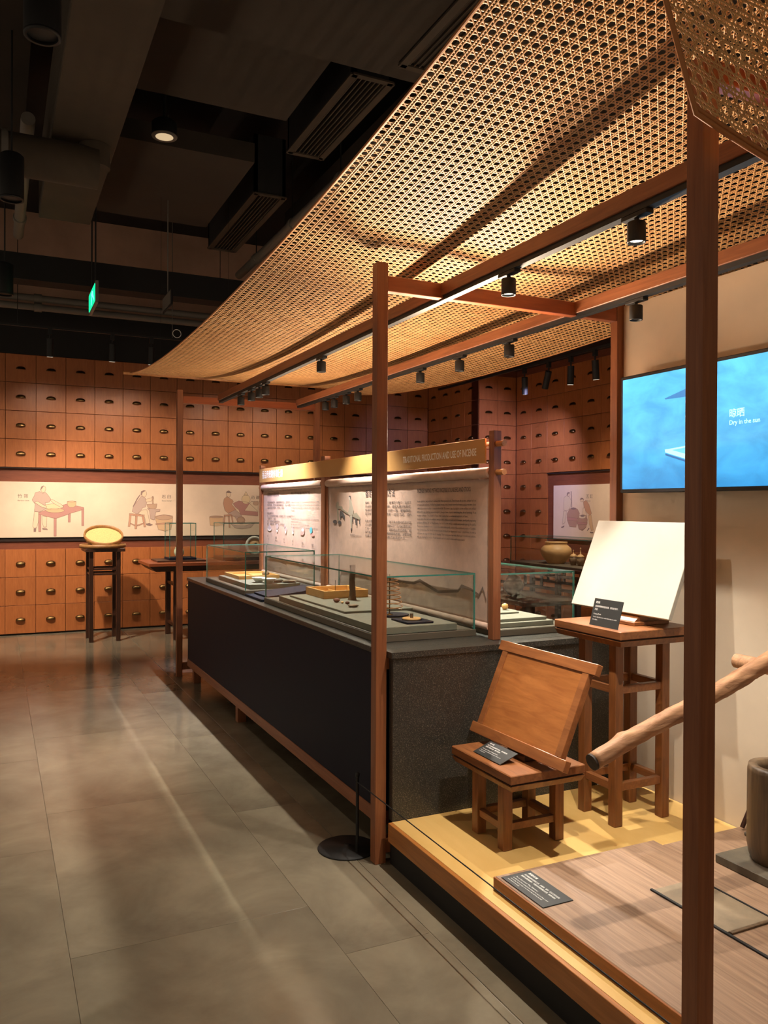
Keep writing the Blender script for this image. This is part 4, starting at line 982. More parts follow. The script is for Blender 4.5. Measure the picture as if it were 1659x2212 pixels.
def cloth(y0, y1, seed):
    rnd = random.Random(seed)
    ny, nz = 70, 40; P, F = [], []
    ph = [rnd.uniform(0, 6) for _ in range(4)]
    for j in range(nz+1):
        f = j/nz; z = 1.635 - (1.635-0.955)*f
        for i in range(ny+1):
            y = y0 + (y1-y0)*i/ny
            w = 0.0007*math.sin(y*17+ph[0]) + 0.0005*math.sin(y*31+ph[1]+f*2) + 0.0003*math.sin(y*60+ph[2])
            P.append((2.0725 + w*(0.4+0.6*f) + 0.0004*math.sin(f*9+ph[3]), y, z))
    for j in range(nz):
        for i in range(ny):
            a = j*(ny+1)+i; F.append((a, a+1, a+ny+2, a+ny+1))
    o = MB().add(P, F, 0, True).build('banner_cloth', M['cloth'], bn, recalc=False)
    so = o.modifiers.new('thickness', 'SOLIDIFY'); so.thickness = 0.001; so.offset = 0
    # sleeve around the dowel and the rolled hem
    for zc, r in ((1.662, 0.026), (0.945, 0.016)):
        mb = MB(); pts = []
        n = 40
        pts = [(2.071, y0 + (y1-y0)*i/n, zc) for i in range(n+1)]
        mb.tube(pts, [r*(1+0.03*math.sin(i*2.3)) for i in range(n+1)], 16)
        mb.build('sleeve' if zc > 1.5 else 'hem', M['cloth'], o)
    return o
# unseen LED strips, added upward to brighten the cane, downward for the cloth glow
for nm, z, up, w in (('added_led_up', 1.8235, 1, 8.6), ('led_strip_down', 1.703, 0, 0.35)):
    for y0, y1 in ((3.26, 5.14), (5.40, 6.64)):
        MB().box(2.051, 2.056, y0, y1, 1.806 if up else 1.706, 1.818 if up else 1.718).build('added_led_strip', M['pipe'], bn)
        ld = bpy.data.lights.new(nm, 'AREA'); ld.shape = 'RECTANGLE'; ld.size = 0.04; ld.size_y = y1-y0; ld.energy = w*(y1-y0)*(0.5 if y0 > 5 else 0.66); ld.color = AMBER
        lo = bpy.data.objects.new(nm, ld); COL.objects.link(lo); lo.parent = bn
        lo.location = (2.071 - 2.07, (y0+y1)/2 - 4.95, z - ZC); lo.rotation_euler = (PI if up else 0, 0, 0)
for i in range(7):     # added tilted lights, no real fixture, brighten the cane over the platform
    ld = bpy.data.lights.new('added_cane_light', 'AREA'); ld.shape = 'RECTANGLE'; ld.size = 0.04; ld.size_y = 0.05; ld.energy = 1.9; ld.color = AMBER; ld.spread = math.radians(104)
    lo = bpy.data.objects.new('added_cane_light', ld); COL.objects.link(lo); lo.parent = bn
    lo.location = (0.001, 3.30 + 0.07*i - 4.95, 1.845 - ZC); lo.rotation_euler = Vector((-0.45, -1.3, 0.85)).to_track_quat('-Z', 'Y').to_euler()
cn = cloth(3.185, 5.225, 3); cf = cloth(5.315, 6.725, 5)
TX = 2.0694
prints('press_scene', 'printed_press_scene', cn, 'X', TX)
prints('mountain_line', 'printed_mountain_line', cn, 'X', TX)
prints('incense_icons', 'printed_incense_icons', cf, 'X', TX)
text('cloth_heading', '香炷制作与使用方法', M['darkink'], cn, (TX, 4.594, 1.565), FACE_X, width=0.41, height=0.047, bold=0.004)
text('cloth_heading', 'INCENSE MAKING METHOD INCENSE CYLINDERS AND STICKS', M['darkink'], cn, (TX, 3.906, 1.578), FACE_X, width=0.55, height=0.022)
EN = ["Incense cylinders, the precursor to incense sticks, first appeared in the Tang Dynasty. At the time, artisans had not",
 "yet mastered the technique of rolling long, slender incense forms. Instead, they rolled incense paste or mix into short,",
 "cylindrical pieces by kneading, or using wooden molds. These were placed upright in an urn and lit at one end and",
 "ignited for use. During seasonal nights, people have stayed watching the slow burning of an",
 "incense cylinder. The length of one burn served as a common measure of time.",
 "Incense sticks, finer and more uniform, emerged with advances in tools and techniques, significantly improving",
 "production efficiency. By the Ming Dynasty, they had become widely available and popular among the public.",
 "The process of making incense is described in historical records, and it is the combined practice of Lingnan.",
 "Paste is pressed into fine threads for stick incense or shaped into figures and cones. Coiled forms, known as",
 "coil incense, are supported with wire for hanging. Their convenience has made them part of traditional customs,",
 "while also inspiring the creation of new materials such as incense holders and incense stands."]
ym = [0.60, 0.60, 0.60, 0.60, 0.53, 0.60, 0.60, 0.60, 0.60, 0.60, 0.50]
for i, s in enumerate(EN):
    text('cloth_text', s, M['darkink'], cn, (TX, 3.906, 1.528 - 0.0192*i), FACE_X, width=ym[i], size=0.0155, res=1)
ZH = ['相传，香炷为线香的前身，最早见于唐代，当时工匠尚未掌握制作细长线香的技艺，', '而以香泥、香粉搓捏成短柱，或以木模压制而成，', '使用时直立插于炉中，点燃一端，缓缓燃烧，', '古人夜间常以香计时，故有“一炷香”之说，成为民间通用的时间度量。', '',
      '线香较香炷更为纤细均匀，随工具与技术的进步而出现，', '大大提高了生产效率，至明代已广泛流行于民间，', '广州一带手工制香业兴盛，香料经压制成细条，晾晒成香，', '并可盘绕成塔香、盘香，悬挂使用方便，深受百姓喜爱，', '亦推动了香插、香筒等新式香具的产生。']
zw = [0.62, 0.62, 0.62, 0.62, 0, 0.62, 0.62, 0.62, 0.62, 0.56]
for i, s in enumerate(ZH):
    if s: text('cloth_text', s[:22], M['darkink'], cn, (TX, 4.594, 1.520 - 0.0225*i), FACE_X, width=zw[i], size=0.017, res=1)
text('cloth_text', '压制线香图  Pressing incense', M['darkink'], cn, (TX, 4.83, 1.313), FACE_X, size=0.015, res=1)
text('cloth_heading', '香丸制作与使用方法', M['darkink'], cf, (TX, 6.603, 1.588), FACE_X, width=0.31, height=0.034, bold=0.004)
text('cloth_heading', 'PRODUCTION AND USE OF FRAGRANT PILLS', M['darkink'], cf, (TX, 5.995, 1.594), FACE_X, width=0.42, height=0.02)
L1 = ['香丸由香料研末，加炼蜜调和而成，搓制成丸，', '阴干收藏，用时以香炉隔火熏之，香气清雅，', '古时多用于熏衣、静室、祭祀。', '', '制作与使用方法：', '研：将各味香料研为细末，过筛备用；和：加入炼蜜', '反复捶打均匀，成香泥；', '搓：取适量香泥搓成圆丸；', '藏：入瓷罐密封，窖藏月余，即可取用。']
w1 = [0.60, 0.60, 0.45, 0, 0.17, 0.60, 0.24, 0.34, 0.46]
for i, s in enumerate(L1):
    if s: text('cloth_text', s, M['darkink'], cf, (TX, 6.603, 1.530 - 0.0225*i), FACE_X, width=w1[i], size=0.018, res=1)
L2 = ['Fragrant pills are made of ground aromatic materials mixed with refined honey and rolled', 'into small balls, then dried and kept in jars. When used they are warmed over a plate in', 'an incense burner, and the fragrance is mild, often used for clothes, rooms and', 'rituals.', '', 'Method:', 'Grind: grind all materials into fine powder and sieve; mix: add the refined honey', 'and pound it evenly into paste.', 'Roll: take a piece of paste and roll it into a ball.', 'Keep: seal the pills in a porcelain jar for more than a month before use.']
w2 = [0.60, 0.60, 0.60, 0.08, 0, 0.08, 0.60, 0.24, 0.40, 0.58]
for i, s in enumerate(L2):
    if s: text('cloth_text', s, M['darkink'], cf, (TX, 5.995, 1.532 - 0.0215*i), FACE_X, width=w2[i], size=0.016, res=1)
for i, (zh, en) in enumerate((('研', 'Grind'), ('蜜调', 'Mix honey'), ('和', 'Pound'), ('搓', 'Roll'), ('香丸', 'Incense pill'), ('窖藏', 'Seal and keep'))):
    y = 6.60 - 0.212*i
    text('cloth_text', zh, M['darkink'], cf, (TX, y, 1.245-0.006*i), FACE_X, size=0.02, res=1)
    text('cloth_text', en, M['darkink'], cf, (TX, y, 1.225-0.006*i), FACE_X, size=0.014, res=1)
# ------------------------------------------------------------------ platform with the treadle hammer
pf = thing('exhibit_platform', 'low yellow bamboo platform with a wooden edge and black recessed base', 'platform', (2.1, 1.4, 0))
MB().box(1.492, 2.757, -1.1, 3.028, 0.1745, 0.186).build('platform_top', M['platform'], pf)
for y0, y1 in ((-1.1, 1.340), (1.394, 3.028)):
    MB().cham(1.474, 1.4918, y0, y1, 0.108, 0.186, 0.0015).build('edge_board', M['platform_side'], pf)
MB().box(1.492, 2.757, -1.1, 3.028, 0.108, 0.1744).box(1.50, 2.757, -1.1, 3.06, 0, 0.108).build('recessed_base', M['blackpaint'], pf)
dk = thing('hammer_deck', 'grey-brown weathered timber deck lying on the yellow platform', 'deck', (2.1, 1.2, 0.1862))
for x0, x1, y1 in ((1.553, 2.270, 2.345), (2.272, 2.752, 2.298)):
    MB().cham(x0, x1, -1.0, y1, 0.1865, 0.231, 0.002).build('deck_board', M['deck'], dk)
MB().cham(1.545, 1.5528, -1.0, 2.345, 0.1865, 0.2305, 0.001).build('edge_strip', M['deck_edge'], dk)
t = thing('treadle_plate', 'flat grey foot plate with dark edges set on the timber deck', 'foot plate', (2.07, 1.9, 0.231))
MB().cham(1.972, 2.163, 1.735, 2.035, 0.2312, 0.2335, 0.0006).build('plate', M['footplate'], t)
MB().cham(1.961, 1.971, 1.40, 2.04, 0.2312, 0.237, 0.001).build('side_rail', M['blackpaint'], t)
MB().cham(2.164, 2.170, 1.40, 2.06, 0.2312, 0.236, 0.001).build('side_rail', M['blackpaint'], t)
MB().cham(1.978, 2.163, 1.720, 1.733, 0.2312, 0.237, 0.001).build('cross_rail', M['mortar'], t)
# lever log with axle and pestle
hm = thing('treadle_hammer', 'rough log lever of a treadle hammer sloping up over the platform', 'treadle hammer', (2.4, 1.95, 0.262))
rnd = random.Random(4)
ax0, ax1 = Vector((1.645, 1.95, 0.727)), Vector((2.615, 1.95, 1.039))
dl = (ax1-ax0).normalized(); su = Vector((0, 1, 0)); sv = dl.cross(su)
NR, NA = 64, 20
facet = [rnd.uniform(0.90, 1.05) for _ in range(NA)]
LP, LF = [], []
for i in range(NR+1):
    f = i/NR
    knot = 0.22*math.exp(-((f-0.13)/0.018)**2)
    for j in range(NA):
        tt = 2*PI*j/NA
        rr = (0.0285 + 0.004*f)*(facet[j] + 0.05*math.sin(f*23 + j*1.9) + 0.035*math.sin(f*61 + j*4.3) + rnd.uniform(-0.025, 0.025) + knot*max(0, math.cos(tt-1.2)))
        LP.append(ax0.lerp(ax1, f) + su*(rr*math.cos(tt)) + sv*(rr*math.sin(tt) + 0.004*math.sin(f*9)))
for i in range(NR):
    for j in range(NA): LF.append((i*NA+j, i*NA+(j+1)%NA, (i+1)*NA+(j+1)%NA, (i+1)*NA+j))
LF += [tuple(range(NA))[::-1], tuple(NR*NA+j for j in range(NA))]
MB().add(LP, LF, 0, True).build('log', M['log'], hm)
MB().cyl((1.6375, 1.95, 0.7246), (1.6442, 1.95, 0.7267), 0.0255, 0.0262, n=22).build('log_end', M['logend'], hm)
MB().cyl((2.425, 1.76, 0.948), (2.425, 2.10, 0.948), 0.026, n=18).build('axle', M['log'], hm)
MB().cyl((2.485, 1.962, 0.50), (2.485, 1.962, 0.98), 0.022, 0.02, n=16).build('pestle', M['mortar'], hm)
sl = tag(MB().cham(2.33, 2.62, 1.25, 2.105, 0.2312, 0.262, 0.003).build('mortar_sill', M['sill']), 'long grey timber sill under the wooden mortar', 'sill')
mo = thing('wooden_mortar', 'tall round wooden mortar standing on the grey sill at the right edge', 'mortar', (2.485, 1.965, 0.2625))
MB().lathe([(0.088, 0), (0.098, 0.02), (0.105, 0.06), (0.104, 0.315), (0.100, 0.334), (0.072, 0.334), (0.066, 0.31), (0.055, 0.12), (0.001, 0.11)], (2.485, 1.965, 0.2625), 40).build('body', M['mortar'], mo)
MB().cyl((2.405, 1.893, 0.325), (2.388, 1.878, 0.325), 0.019, 0.017, n=16).build('plug', M['deck_edge'], mo)
st = tag(MB().tube([(2.66, 2.27, 0.241), (2.69, 2.262, 0.31), (2.735, 2.25, 0.40)], 0.009, 10).build('leaning_stick', M['dark']), 'thin dark stick leaning behind the wooden mortar', 'stick')
tag(MB().cham(2.62, 2.74, 2.19, 2.23, 0.2312, 0.246, 0.004).build('wooden_block', M['sill']), 'low grey block lying behind the wooden mortar', 'block')

# ------------------------------------------------------------------ stools
def stool(label, lx, ly, top, zt, levels, lw=0.042):
    t = thing('wooden_stool', label, 'stool', ((lx[0]+lx[1])/2, (ly[0]+ly[1])/2, 0.186), 'brown stools on the platform')
    x0, x1, y0, y1 = top
    MB().cham(x0, x1, y0, y1, zt-0.034, zt, 0.003).build('seat', M['stool_top'], t)
    MB().box(x0+0.008, x1-0.008, y0+0.008, y1-0.008, zt-0.040, zt-0.034).build('shadow_groove', M['gap'], t)
    # waist moulding, narrowing downwards
    a, b = zt-0.040, zt-0.064
    d = 0.012
    MB().add([(x0+d,y0+d,b),(x1-d,y0+d,b),(x1-d,y1-d,b),(x0+d,y1-d,b),(x0,y0,a),(x1,y0,a),(x1,y1,a),(x0,y1,a)], [(0,3,2,1),(4,5,6,7),(0,1,5,4),(1,2,6,5),(2,3,7,6),(3,0,4,7)]).build('waist', M['stool'], t, bevel=0.0015)
    for X in (lx[0], lx[1]-lw):
        for Y in (ly[0], ly[1]-lw):
            MB().cham(X, X+lw, Y, Y+lw, 0.1862, b, 0.002).build('leg', M['stool'], t)
    for z, z1 in levels:
        q = 0.008
        for Y in (ly[0]+q, ly[1]-lw+q): MB().cham(lx[0]+lw, lx[1]-lw, Y, Y+lw-2*q, z, z1, 0.0015).build('stretcher', M['stool_top'], t)
        for X in (lx[0]+q, lx[1]-lw+q): MB().cham(X, X+lw-2*q, ly[0]+lw, ly[1]-lw, z, z1, 0.0015).build('stretcher', M['stool_top'], t)
stool('low brown wooden stool carrying the framed wooden board', (1.748, 2.034), (2.585, 2.812), (1.722, 2.07, 2.50, 2.935), 0.503, [(0.258, 0.286)])
stool('tall brown wooden stool carrying the white board', (2.293, 2.590), (2.585, 2.820), (2.242, 2.64, 2.50, 2.925), 1.006, [(0.33, 0.362), (0.732, 0.764)])

# framed board on the low stool (faces the aisle, leans back)
def frame_of(A, B, C):
    """A = bottom far corner, B = bottom near corner, C = top far corner -> local frame (u along A-B, v up, w out)"""
    A, B, C = Vector(A), Vector(B), Vector(C)
    u = (B-A); W = u.length; u.normalize()
    v = C-A; v -= u*v.dot(u); H = v.length; v.normalize()
    w = u.cross(v)
    m = Matrix.Identity(4)
    for i in range(3): m[i][0], m[i][1], m[i][2], m[i][3] = u[i], v[i], w[i], A[i]
    return m, W, H
fm, W, H = frame_of((1.849, 3.001, 0.537), (1.861, 2.376, 0.537), (2.015, 3.004, 0.917))
t = thing('framed_board', 'framed brown wooden board leaning on the low stool', 'wooden board', (1.88, 2.7, 0.51))
T = 0.028
MB().cham(0, W, 0, 0.044, -T, 0, 0.002, M=fm).build('bottom_rail', M['trayframe'], t)
MB().cham(0, W, H-0.044, H, -T, 0, 0.002, M=fm).build('top_rail', M['trayframe'], t)
for a in (0.034, W-0.034-0.036): MB().cham(a, a+0.036, 0.0445, H-0.0445, -T, -0.0008, 0.0015, M=fm).build('stile', M['trayframe'], t)
MB().box(0.0705, W-0.0705, 0.0445, H-0.0445, -T+0.006, -0.006, M=fm).build('panel', M['tray'], t)
MB().cham(1.868, 2.02, 2.62, 2.74, 0.5034, 0.536, 0.002).cham(1.965, 1.985, 2.66, 2.70, 0.536, 0.72, 0.002).build('rest_block', M['dark'], t)
# white board on the tall stool
fm2, W2, H2 = frame_of((2.440, 3.056, 1.052), (2.440, 2.446, 1.052), (2.600, 3.056, 1.440))
t = thing('drying_board', 'large blank white board leaning on the tall stool', 'white board', (2.5, 2.73, 1.006))
MB().cham(0, W2, 0, H2, -0.020, 0, 0.0015, M=fm2).build('board', M['whiteboard'], t)
MB().cham(2.405, 2.60, 2.60, 2.86, 1.0064, 1.022, 0.002).build('rest_foot', M['stool_top'], t)
MB().add([(2.425, 2.62, 1.022), (2.60, 2.62, 1.022), (2.60, 2.84, 1.022), (2.425, 2.84, 1.022), (2.435, 2.62, 1.048), (2.60, 2.62, 1.36), (2.60, 2.84, 1.36), (2.435, 2.84, 1.048)][:4] +
         [(2.46, 2.62, 1.05), (2.59, 2.62, 1.30), (2.59, 2.84, 1.30), (2.46, 2.84, 1.05)], [(0,3,2,1),(4,5,6,7),(0,1,5,4),(1,2,6,5),(2,3,7,6),(3,0,4,7)]).build('rest_wedge', M['stool'], t)

# caption plates with white print
def caption(label, A, B, C, rows, thick=0.003):
    fmx, w, h = frame_of(A, B, C)
    t = thing('caption_plate', label, 'sign', tuple((Vector(A)+Vector(B))/2), 'black caption plates on the platform')
    MB().cham(0, w, 0, h, -thick, 0, 0.0006, M=fmx).build('plate', M['sign'], t)
    R3 = fmx.to_3x3()
    v = h*0.82
    for s, sz, wd in rows:
        if s:
            p = fmx @ Vector((w*0.08, v, 0.0004))
            text('caption_text', s, M['ink'], t, tuple(p), R3, size=sz, width=w*wd, res=1)
        v -= sz*1.45 if s else sz
    return t
caption('black caption plate lying on the corner of the timber deck', (1.564, 2.325, 0.2345), (1.564, 2.09, 0.2345), (1.684, 2.325, 0.2345),
 [('脚踏石碓', 0.012, 0.20), ('用于舂捣香料的传统工具，由碓架、碓杆、石臼三部分组成，', 0.0095, 0.82), ('使用时以脚踩踏碓杆，利用杠杆原理使碓头起落，将香料捣碎。', 0.0095, 0.80), ('', 0.006, 0), ('Foot-Operated Trip Hammer', 0.0085, 0.52), ('A traditional tool for pounding incense materials. It is made of a frame, a lever', 0.0075, 0.82), ('and a mortar. The user steps on the lever to raise and drop the head', 0.0075, 0.74), ('and crush the materials.', 0.0075, 0.28)])
caption('black caption plate propped on the low stool in front of the framed board', (1.758, 2.820, 0.507), (1.758, 2.628, 0.507), (1.842, 2.820, 0.538),
 [('香木板', 0.0085, 0.16), ('用于搓制线香的木板，四周有框，', 0.0075, 0.74), ('表面平整光滑，便于操作。', 0.0075, 0.56), ('', 0.004, 0), ('Wooden Frame Rolling Board', 0.0065, 0.56), ('A wooden board with frame used to roll incense', 0.006, 0.74), ('sticks by hand.', 0.006, 0.22)])
caption('black caption plate standing on the tall stool in front of the white board', (2.268, 2.722, 1.0075), (2.268, 2.548, 1.0075), (2.300, 2.722, 1.118),
 [('晒板', 0.011, 0.14), ('用来晾晒搓制成型的线香，使其自然阴干，', 0.009, 0.80), ('定型。', 0.009, 0.12), ('', 0.006, 0), ('Drying Mesh', 0.0085, 0.26), ('Used to dry the incense sticks after they are rolled', 0.0075, 0.82), ('into shape.', 0.0075, 0.18)])

# ------------------------------------------------------------------ screen on the white wall
tv = thing('wall_screen', 'large flat screen showing a blue video on the white wall', 'screen', (2.70, 2.49, 1.57))
MB().cham(2.662, 2.705, 2.01, 2.978, 1.571, 2.116, 0.003).build('bezel', M['black'], tv)
MB().box(2.705, 2.759, 2.3, 2.7, 1.7, 2.0).build('wall_mount', M['black'], tv)
k = NT('screen_picture')
v = k.coords((1, 1, 1), out='Generated')
f1 = k.noise(k.coords((1, 2.2, 2.2), out='Generated'), 2.2, 5, 0.55, 0.5)
sep = k.new('ShaderNodeSeparateXYZ'); k.link(v, sep.inputs[0])
grad = k.ramp(sep.outputs['Z'], [(0.0, srgb(48, 126, 178)), (0.30, srgb(70, 150, 196)), (0.38, srgb(84, 158, 200)), (1.0, srgb(88, 176, 224))])
cl = k.ramp(f1, [(0.35, (0.72, 0.74, 0.78, 1)), (0.7, (1.12, 1.14, 1.12, 1))])
mx = k.new('ShaderNodeMix'); mx.data_type = 'RGBA'; mx.blend_type = 'MULTIPLY'; mx.inputs[0].default_value = 1.0
k.link(grad, mx.inputs[6]); k.link(cl, mx.inputs[7])
k.b.inputs['Base Color'].default_value = (0.01, 0.01, 0.01, 1); k.rough(0.35); k.b.inputs['Specular IOR Level'].default_value = 0.15
k.link(mx.outputs[2], k.b.inputs['Emission Color']); k.b.inputs['Emission Strength'].default_value = 0.85
sc_ = MB().box(2.6612, 2.6625, 2.026, 2.962, 1.588, 2.100).build('display_panel', k.m, tv)
prints('screen_boards', 'screen_drawing', sc_, 'X', 2.661)
text('screen_text', '晾晒', M['p_scr_text'], sc_, (2.6604, 2.345, 1.868), FACE_X, size=0.038, bold=0.01)
text('screen_text', 'Dry in the sun', M['p_scr_text'], sc_, (2.6604, 2.345, 1.836), FACE_X, width=0.145, size=0.026, bold=0.01)
text('screen_text', '日下晾晒', M['p_scr_text'], sc_, (2.6604, 2.526, 1.622), FACE_X, size=0.024, bold=0.01)
text('screen_text', 'Dry it in the sun', M['p_scr_text'], sc_, (2.6604, 2.560, 1.606), FACE_X, width=0.135, size=0.0165, bold=0.01)

# ------------------------------------------------------------------ low barrier in front of the platform
br = thing('barrier_stand', 'black barrier stand with round base and a thin cord along the platform', 'barrier', (1.455, 3.29, 0))
MB().lathe([(0.128, 0.0), (0.13, 0.003), (0.128, 0.007), (0.02, 0.011), (0.010, 0.02)], (1.395, 3.275, 0), 40).build('base', M['black'], br)
MB().cyl((1.41, 3.20, 0.007), (1.41, 3.20, 0.345), 0.007, n=12).build('pole', M['black'], br)
MB().lathe([(0.007, 0), (0.010, 0.004), (0.010, 0.016), (0.004, 0.02)], (1.41, 3.20, 0.335), 12).build('cap', M['black'], br)
MB().tube([(1.405, 3.195 - 4.2*i/20, 0.316 - 0.006*math.sin(PI*i/20)) for i in range(21)], 0.0022, 6).build('cord', M['black'], br)

# ------------------------------------------------------------------ things along the back wall
t = thing('flower_stand', 'tall dark slender stand before the drawer wall, carrying the bamboo sieves', 'stand', (1.09, 9.6, 0))
x0, x1, y0, y1 = 0.925, 1.255, 9.40, 9.78
MB().cham(0.88, 1.30, 9.36, 9.82, 0.995, 1.032, 0.003).build('top', M['dark'], t)
for X in (x0, x1-0.045):
    for Y in (y0, y1-0.045): MB().cham(X, X+0.045, Y, Y+0.045, 0, 0.995, 0.002).build('leg', M['dark'], t)
for z in (0.735, 0.79):
    for Y in (y0+0.01, y1-0.035): MB().cham(x0+0.045, x1-0.045, Y, Y+0.025, z, z+0.022, 0.0015).build('stretcher', M['dark'], t)
    for X in (x0+0.01, x1-0.035): MB().cham(X, X+0.025, y0+0.045, y1-0.045, z, z+0.022, 0.0015).build('stretcher', M['dark'], t)
def sieve(label, c, r, tilt, name='bamboo_sieve'):
    t = thing(name, label, 'sieve', c, 'bamboo sieves on the dark stand')
    Mx = Matrix.Translation(c) @ Matrix.Rotation(tilt, 4, 'X')
    MB().lathe([(r-0.012, 0.0), (r, 0.002), (r+0.004, 0.02), (r, 0.042), (r-0.012, 0.042), (r-0.016, 0.02), (r-0.012, 0.0)], (0,0,0), 48, M=Mx).build('rim', M['rim'], t)
    MB().lathe([(0.001, 0.010), (r-0.016, 0.012)], (0,0,0), 48, M=Mx).build('mesh_bottom', M['straw'], t)
M['rim'] = plain('bent_bamboo_rim', (150, 108, 62), 0.5, noise=(30, 0.12))
M['straw'] = plain('woven_straw', (204, 172, 112), 0.6, noise=(90, 0.1))
sieve('round bamboo sieve lying flat on the dark stand', (1.083, 9.56, 1.033), 0.245, 0)
t = thing('bamboo_sieve', 'round pale bamboo sieve leaning tilted on top of the dark stand', 'sieve', (1.095, 9.50, 1.05), 'bamboo sieves on the dark stand')
Mx = Matrix.Translation((1.095, 9.60, 1.148)) @ Matrix.Rotation(math.radians(28), 4, 'X')
MB().lathe([(0.198, 0.0), (0.210, 0.002), (0.214, 0.02), (0.210, 0.042), (0.198, 0.042), (0.194, 0.02), (0.198, 0.0)], (0,0,0), 48, M=Mx).build('rim', M['rim'], t)
MB().lathe([(0.001, 0.010), (0.194, 0.012)], (0,0,0), 48, M=Mx).build('mesh_bottom', M['straw'], t)
tag(MB().cham(1.05, 1.135, 9.345, 9.355, 1.0325, 1.065, 0.001).build('caption_card', M['ink']), 'tiny white caption card before the bamboo sieves on the dark stand', 'sign')

tb = thing('altar_table', 'long dark table with reddish top along the back drawer wall', 'table', (2.5, 9.4, 0))
MB().cham(1.50, 4.3, 9.02, 9.78, 0.84, 0.875, 0.003).build('tabletop', M['redtop'], tb)
MB().add([(1.58, 9.06, 0.78), (4.22, 9.06, 0.78), (4.22, 9.74, 0.78), (1.58, 9.74, 0.78), (1.51, 9.03, 0.8395), (4.29, 9.03, 0.8395), (4.29, 9.77, 0.8395), (1.51, 9.77, 0.8395)], [(0,3,2,1),(4,5,6,7),(0,1,5,4),(1,2,6,5),(2,3,7,6),(3,0,4,7)]).build('apron', M['dark'], tb)
for X in (1.80, 4.0):
    for Y in (9.19, 9.66): MB().cham(X, X+0.055, Y, Y+0.055, 0, 0.78, 0.002).build('leg', M['dark'], tb)
    for z in (0.14, 0.60): MB().cham(X+0.012, X+0.043, 9.245, 9.66, z, z+0.035, 0.002).build('stretcher', M['dark'], tb)
tag(MB().cham(1.62, 2.16, 9.2, 9.62, 0.8755, 0.893, 0.002).build('display_slab', M['dark']), 'dark base board under the small glass case on the back table', 'display slab')
case('glass_case', 'small tall glass case with a pale jar on the back table', 1.765, 2.065, 9.28, 9.56, 0.8935, 0.915, 1.31, plinth='panel')
jar = thing('celadon_jar', 'small pale green lidded jar in the tall glass case', 'jar', (1.90, 9.42, 0.9155))
MB().lathe([(0.03, 0), (0.034, 0.004), (0.05, 0.03), (0.058, 0.06), (0.05, 0.09), (0.040, 0.10)], (1.90, 9.42, 0.9155), 28).build('body', M['celadon'], jar)
MB().lathe([(0.045, 0.1005), (0.047, 0.106), (0.03, 0.124), (0.012, 0.132), (0.014, 0.145), (0.001, 0.15)], (1.90, 9.42, 0.9155), 28).build('lid', M['celadon'], jar)
case('glass_case', 'larger glass case on the back table, half hidden by the banner', 2.35, 3.35, 9.16, 9.62, 0.8755, 0.915, 1.31, plinth='dark')
t = thing('grinding_wheel', 'pale round wheel leaning in the larger glass case on the back table', 'wheel', (2.80, 9.45, 0.9155))
Mx = Matrix.Translation((2.80, 9.45, 1.032)) @ Matrix.Rotation(math.radians(80), 4, 'X')
MB().lathe([(0.085, 0), (0.112, 0.0), (0.114, 0.012), (0.112, 0.024), (0.085, 0.024), (0.083, 0.012), (0.085, 0.0)], (0,0,0), 40, M=Mx).build('rim', M['porcelain'], t)
MB().lathe([(0.001, 0.006), (0.082, 0.008), (0.082, 0.014), (0.001, 0.016)], (0,0,0), 32, M=Mx).build('disc', M['clay'], t)
MB().cyl((2.80, 9.38, 1.06), (2.80, 9.50, 1.03), 0.012, n=12).build('hub', M['dark'], t)

# ------------------------------------------------------------------ table and pots before the right wall
rt = thing('long_table', 'long dark table with openwork sides before the right drawer wall', 'table', (5.6, 7.2, 0))
MB().cham(5.30, 5.95, 5.6, 8.2, 0.83, 0.862, 0.003).build('tabletop', M['dark'], rt)
for X in (5.33, 5.87):
    for Y in (5.65, 6.9, 8.1): MB().cham(X, X+0.05, Y, Y+0.05, 0, 0.83, 0.002).build('leg', M['dark'], rt)
    for z in (0.62, 0.76): MB().cham(X+0.01, X+0.04, 5.70, 8.10, z, z+0.03, 0.0015).build('rail', M['dark'], rt)
    for Y in (6.0, 6.3, 6.6, 7.2, 7.5, 7.8): MB().cham(X+0.012, X+0.038, Y, Y+0.028, 0.65, 0.76, 0.0015).build('baluster', M['dark'], rt)
case('glass_case', 'glass case with clay pot and two small jars before the right drawer wall', 5.35, 5.88, 6.2, 7.80, 0.8625, 0.885, 1.175, plinth='plinth')
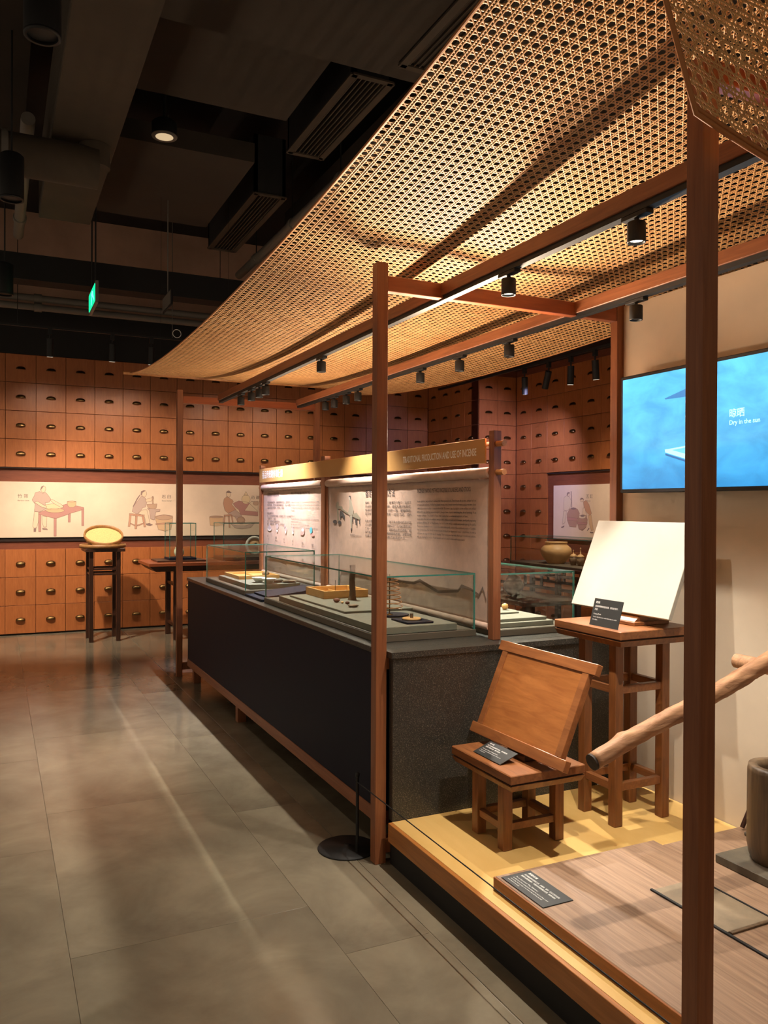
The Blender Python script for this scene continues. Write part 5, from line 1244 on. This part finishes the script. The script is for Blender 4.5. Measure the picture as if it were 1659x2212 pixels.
t = thing('clay_pot', 'large round tan clay pot with a collar in the right glass case', 'pot', (5.6, 7.28, 0.8855))
MB().lathe([(0.09, 0), (0.095, 0.006), (0.15, 0.075), (0.172, 0.125), (0.165, 0.165), (0.135, 0.195), (0.118, 0.205), (0.118, 0.225), (0.124, 0.230), (0.124, 0.238), (0.105, 0.238), (0.100, 0.2), (0.001, 0.19)], (5.6, 7.28, 0.8855), 44).build('body', M['clay'], t)
for lab, y, h in (('small lidded stoneware jar beside the large clay pot', 6.955, 0.03), ('small lidded stoneware jar with the taller stem, beside the white board', 6.84, 0.055)):
    t = thing('small_jar', lab, 'jar', (5.58, y, 0.8855), 'small stoneware jars in the right case')
    MB().lathe([(0.026, 0), (0.03, 0.004), (0.042, 0.04), (0.045, 0.065), (0.036, 0.088), (0.030, 0.092)], (5.58, y, 0.8855), 28).build('body', M['stoneware'], t)
    MB().lathe([(0.040, 0.0925), (0.042, 0.098), (0.022, 0.118), (0.006, 0.124), (0.005, 0.124+h), (0.010, 0.13+h), (0.001, 0.138+h)], (5.58, y, 0.8855), 28).build('lid', M['clay'], t)
# second lower table with a dark pot, seen through the glass
t = thing('side_table', 'low dark table behind the counter carrying a grey lidded pot', 'table', (4.3, 6.25, 0))
MB().cham(4.0, 4.65, 5.6, 6.9, 0.665, 0.70, 0.003).build('tabletop', M['dark'], t)
for X in (4.03, 4.57):
    for Y in (5.65, 6.8): MB().cham(X, X+0.05, Y, Y+0.05, 0, 0.665, 0.002).build('leg', M['dark'], t)
t = thing('lidded_pot', 'grey lidded pot standing on the low dark table behind the counter', 'pot', (4.29, 6.2, 0.7005))
MB().lathe([(0.05, 0), (0.055, 0.005), (0.088, 0.06), (0.095, 0.095), (0.08, 0.125), (0.06, 0.135)], (4.29, 6.2, 0.7005), 36).build('body', M['stoneware'], t)
MB().lathe([(0.068, 0.1355), (0.07, 0.142), (0.05, 0.17), (0.015, 0.185), (0.018, 0.198), (0.001, 0.205)], (4.29, 6.2, 0.7005), 36).build('lid', M['stoneware'], t)
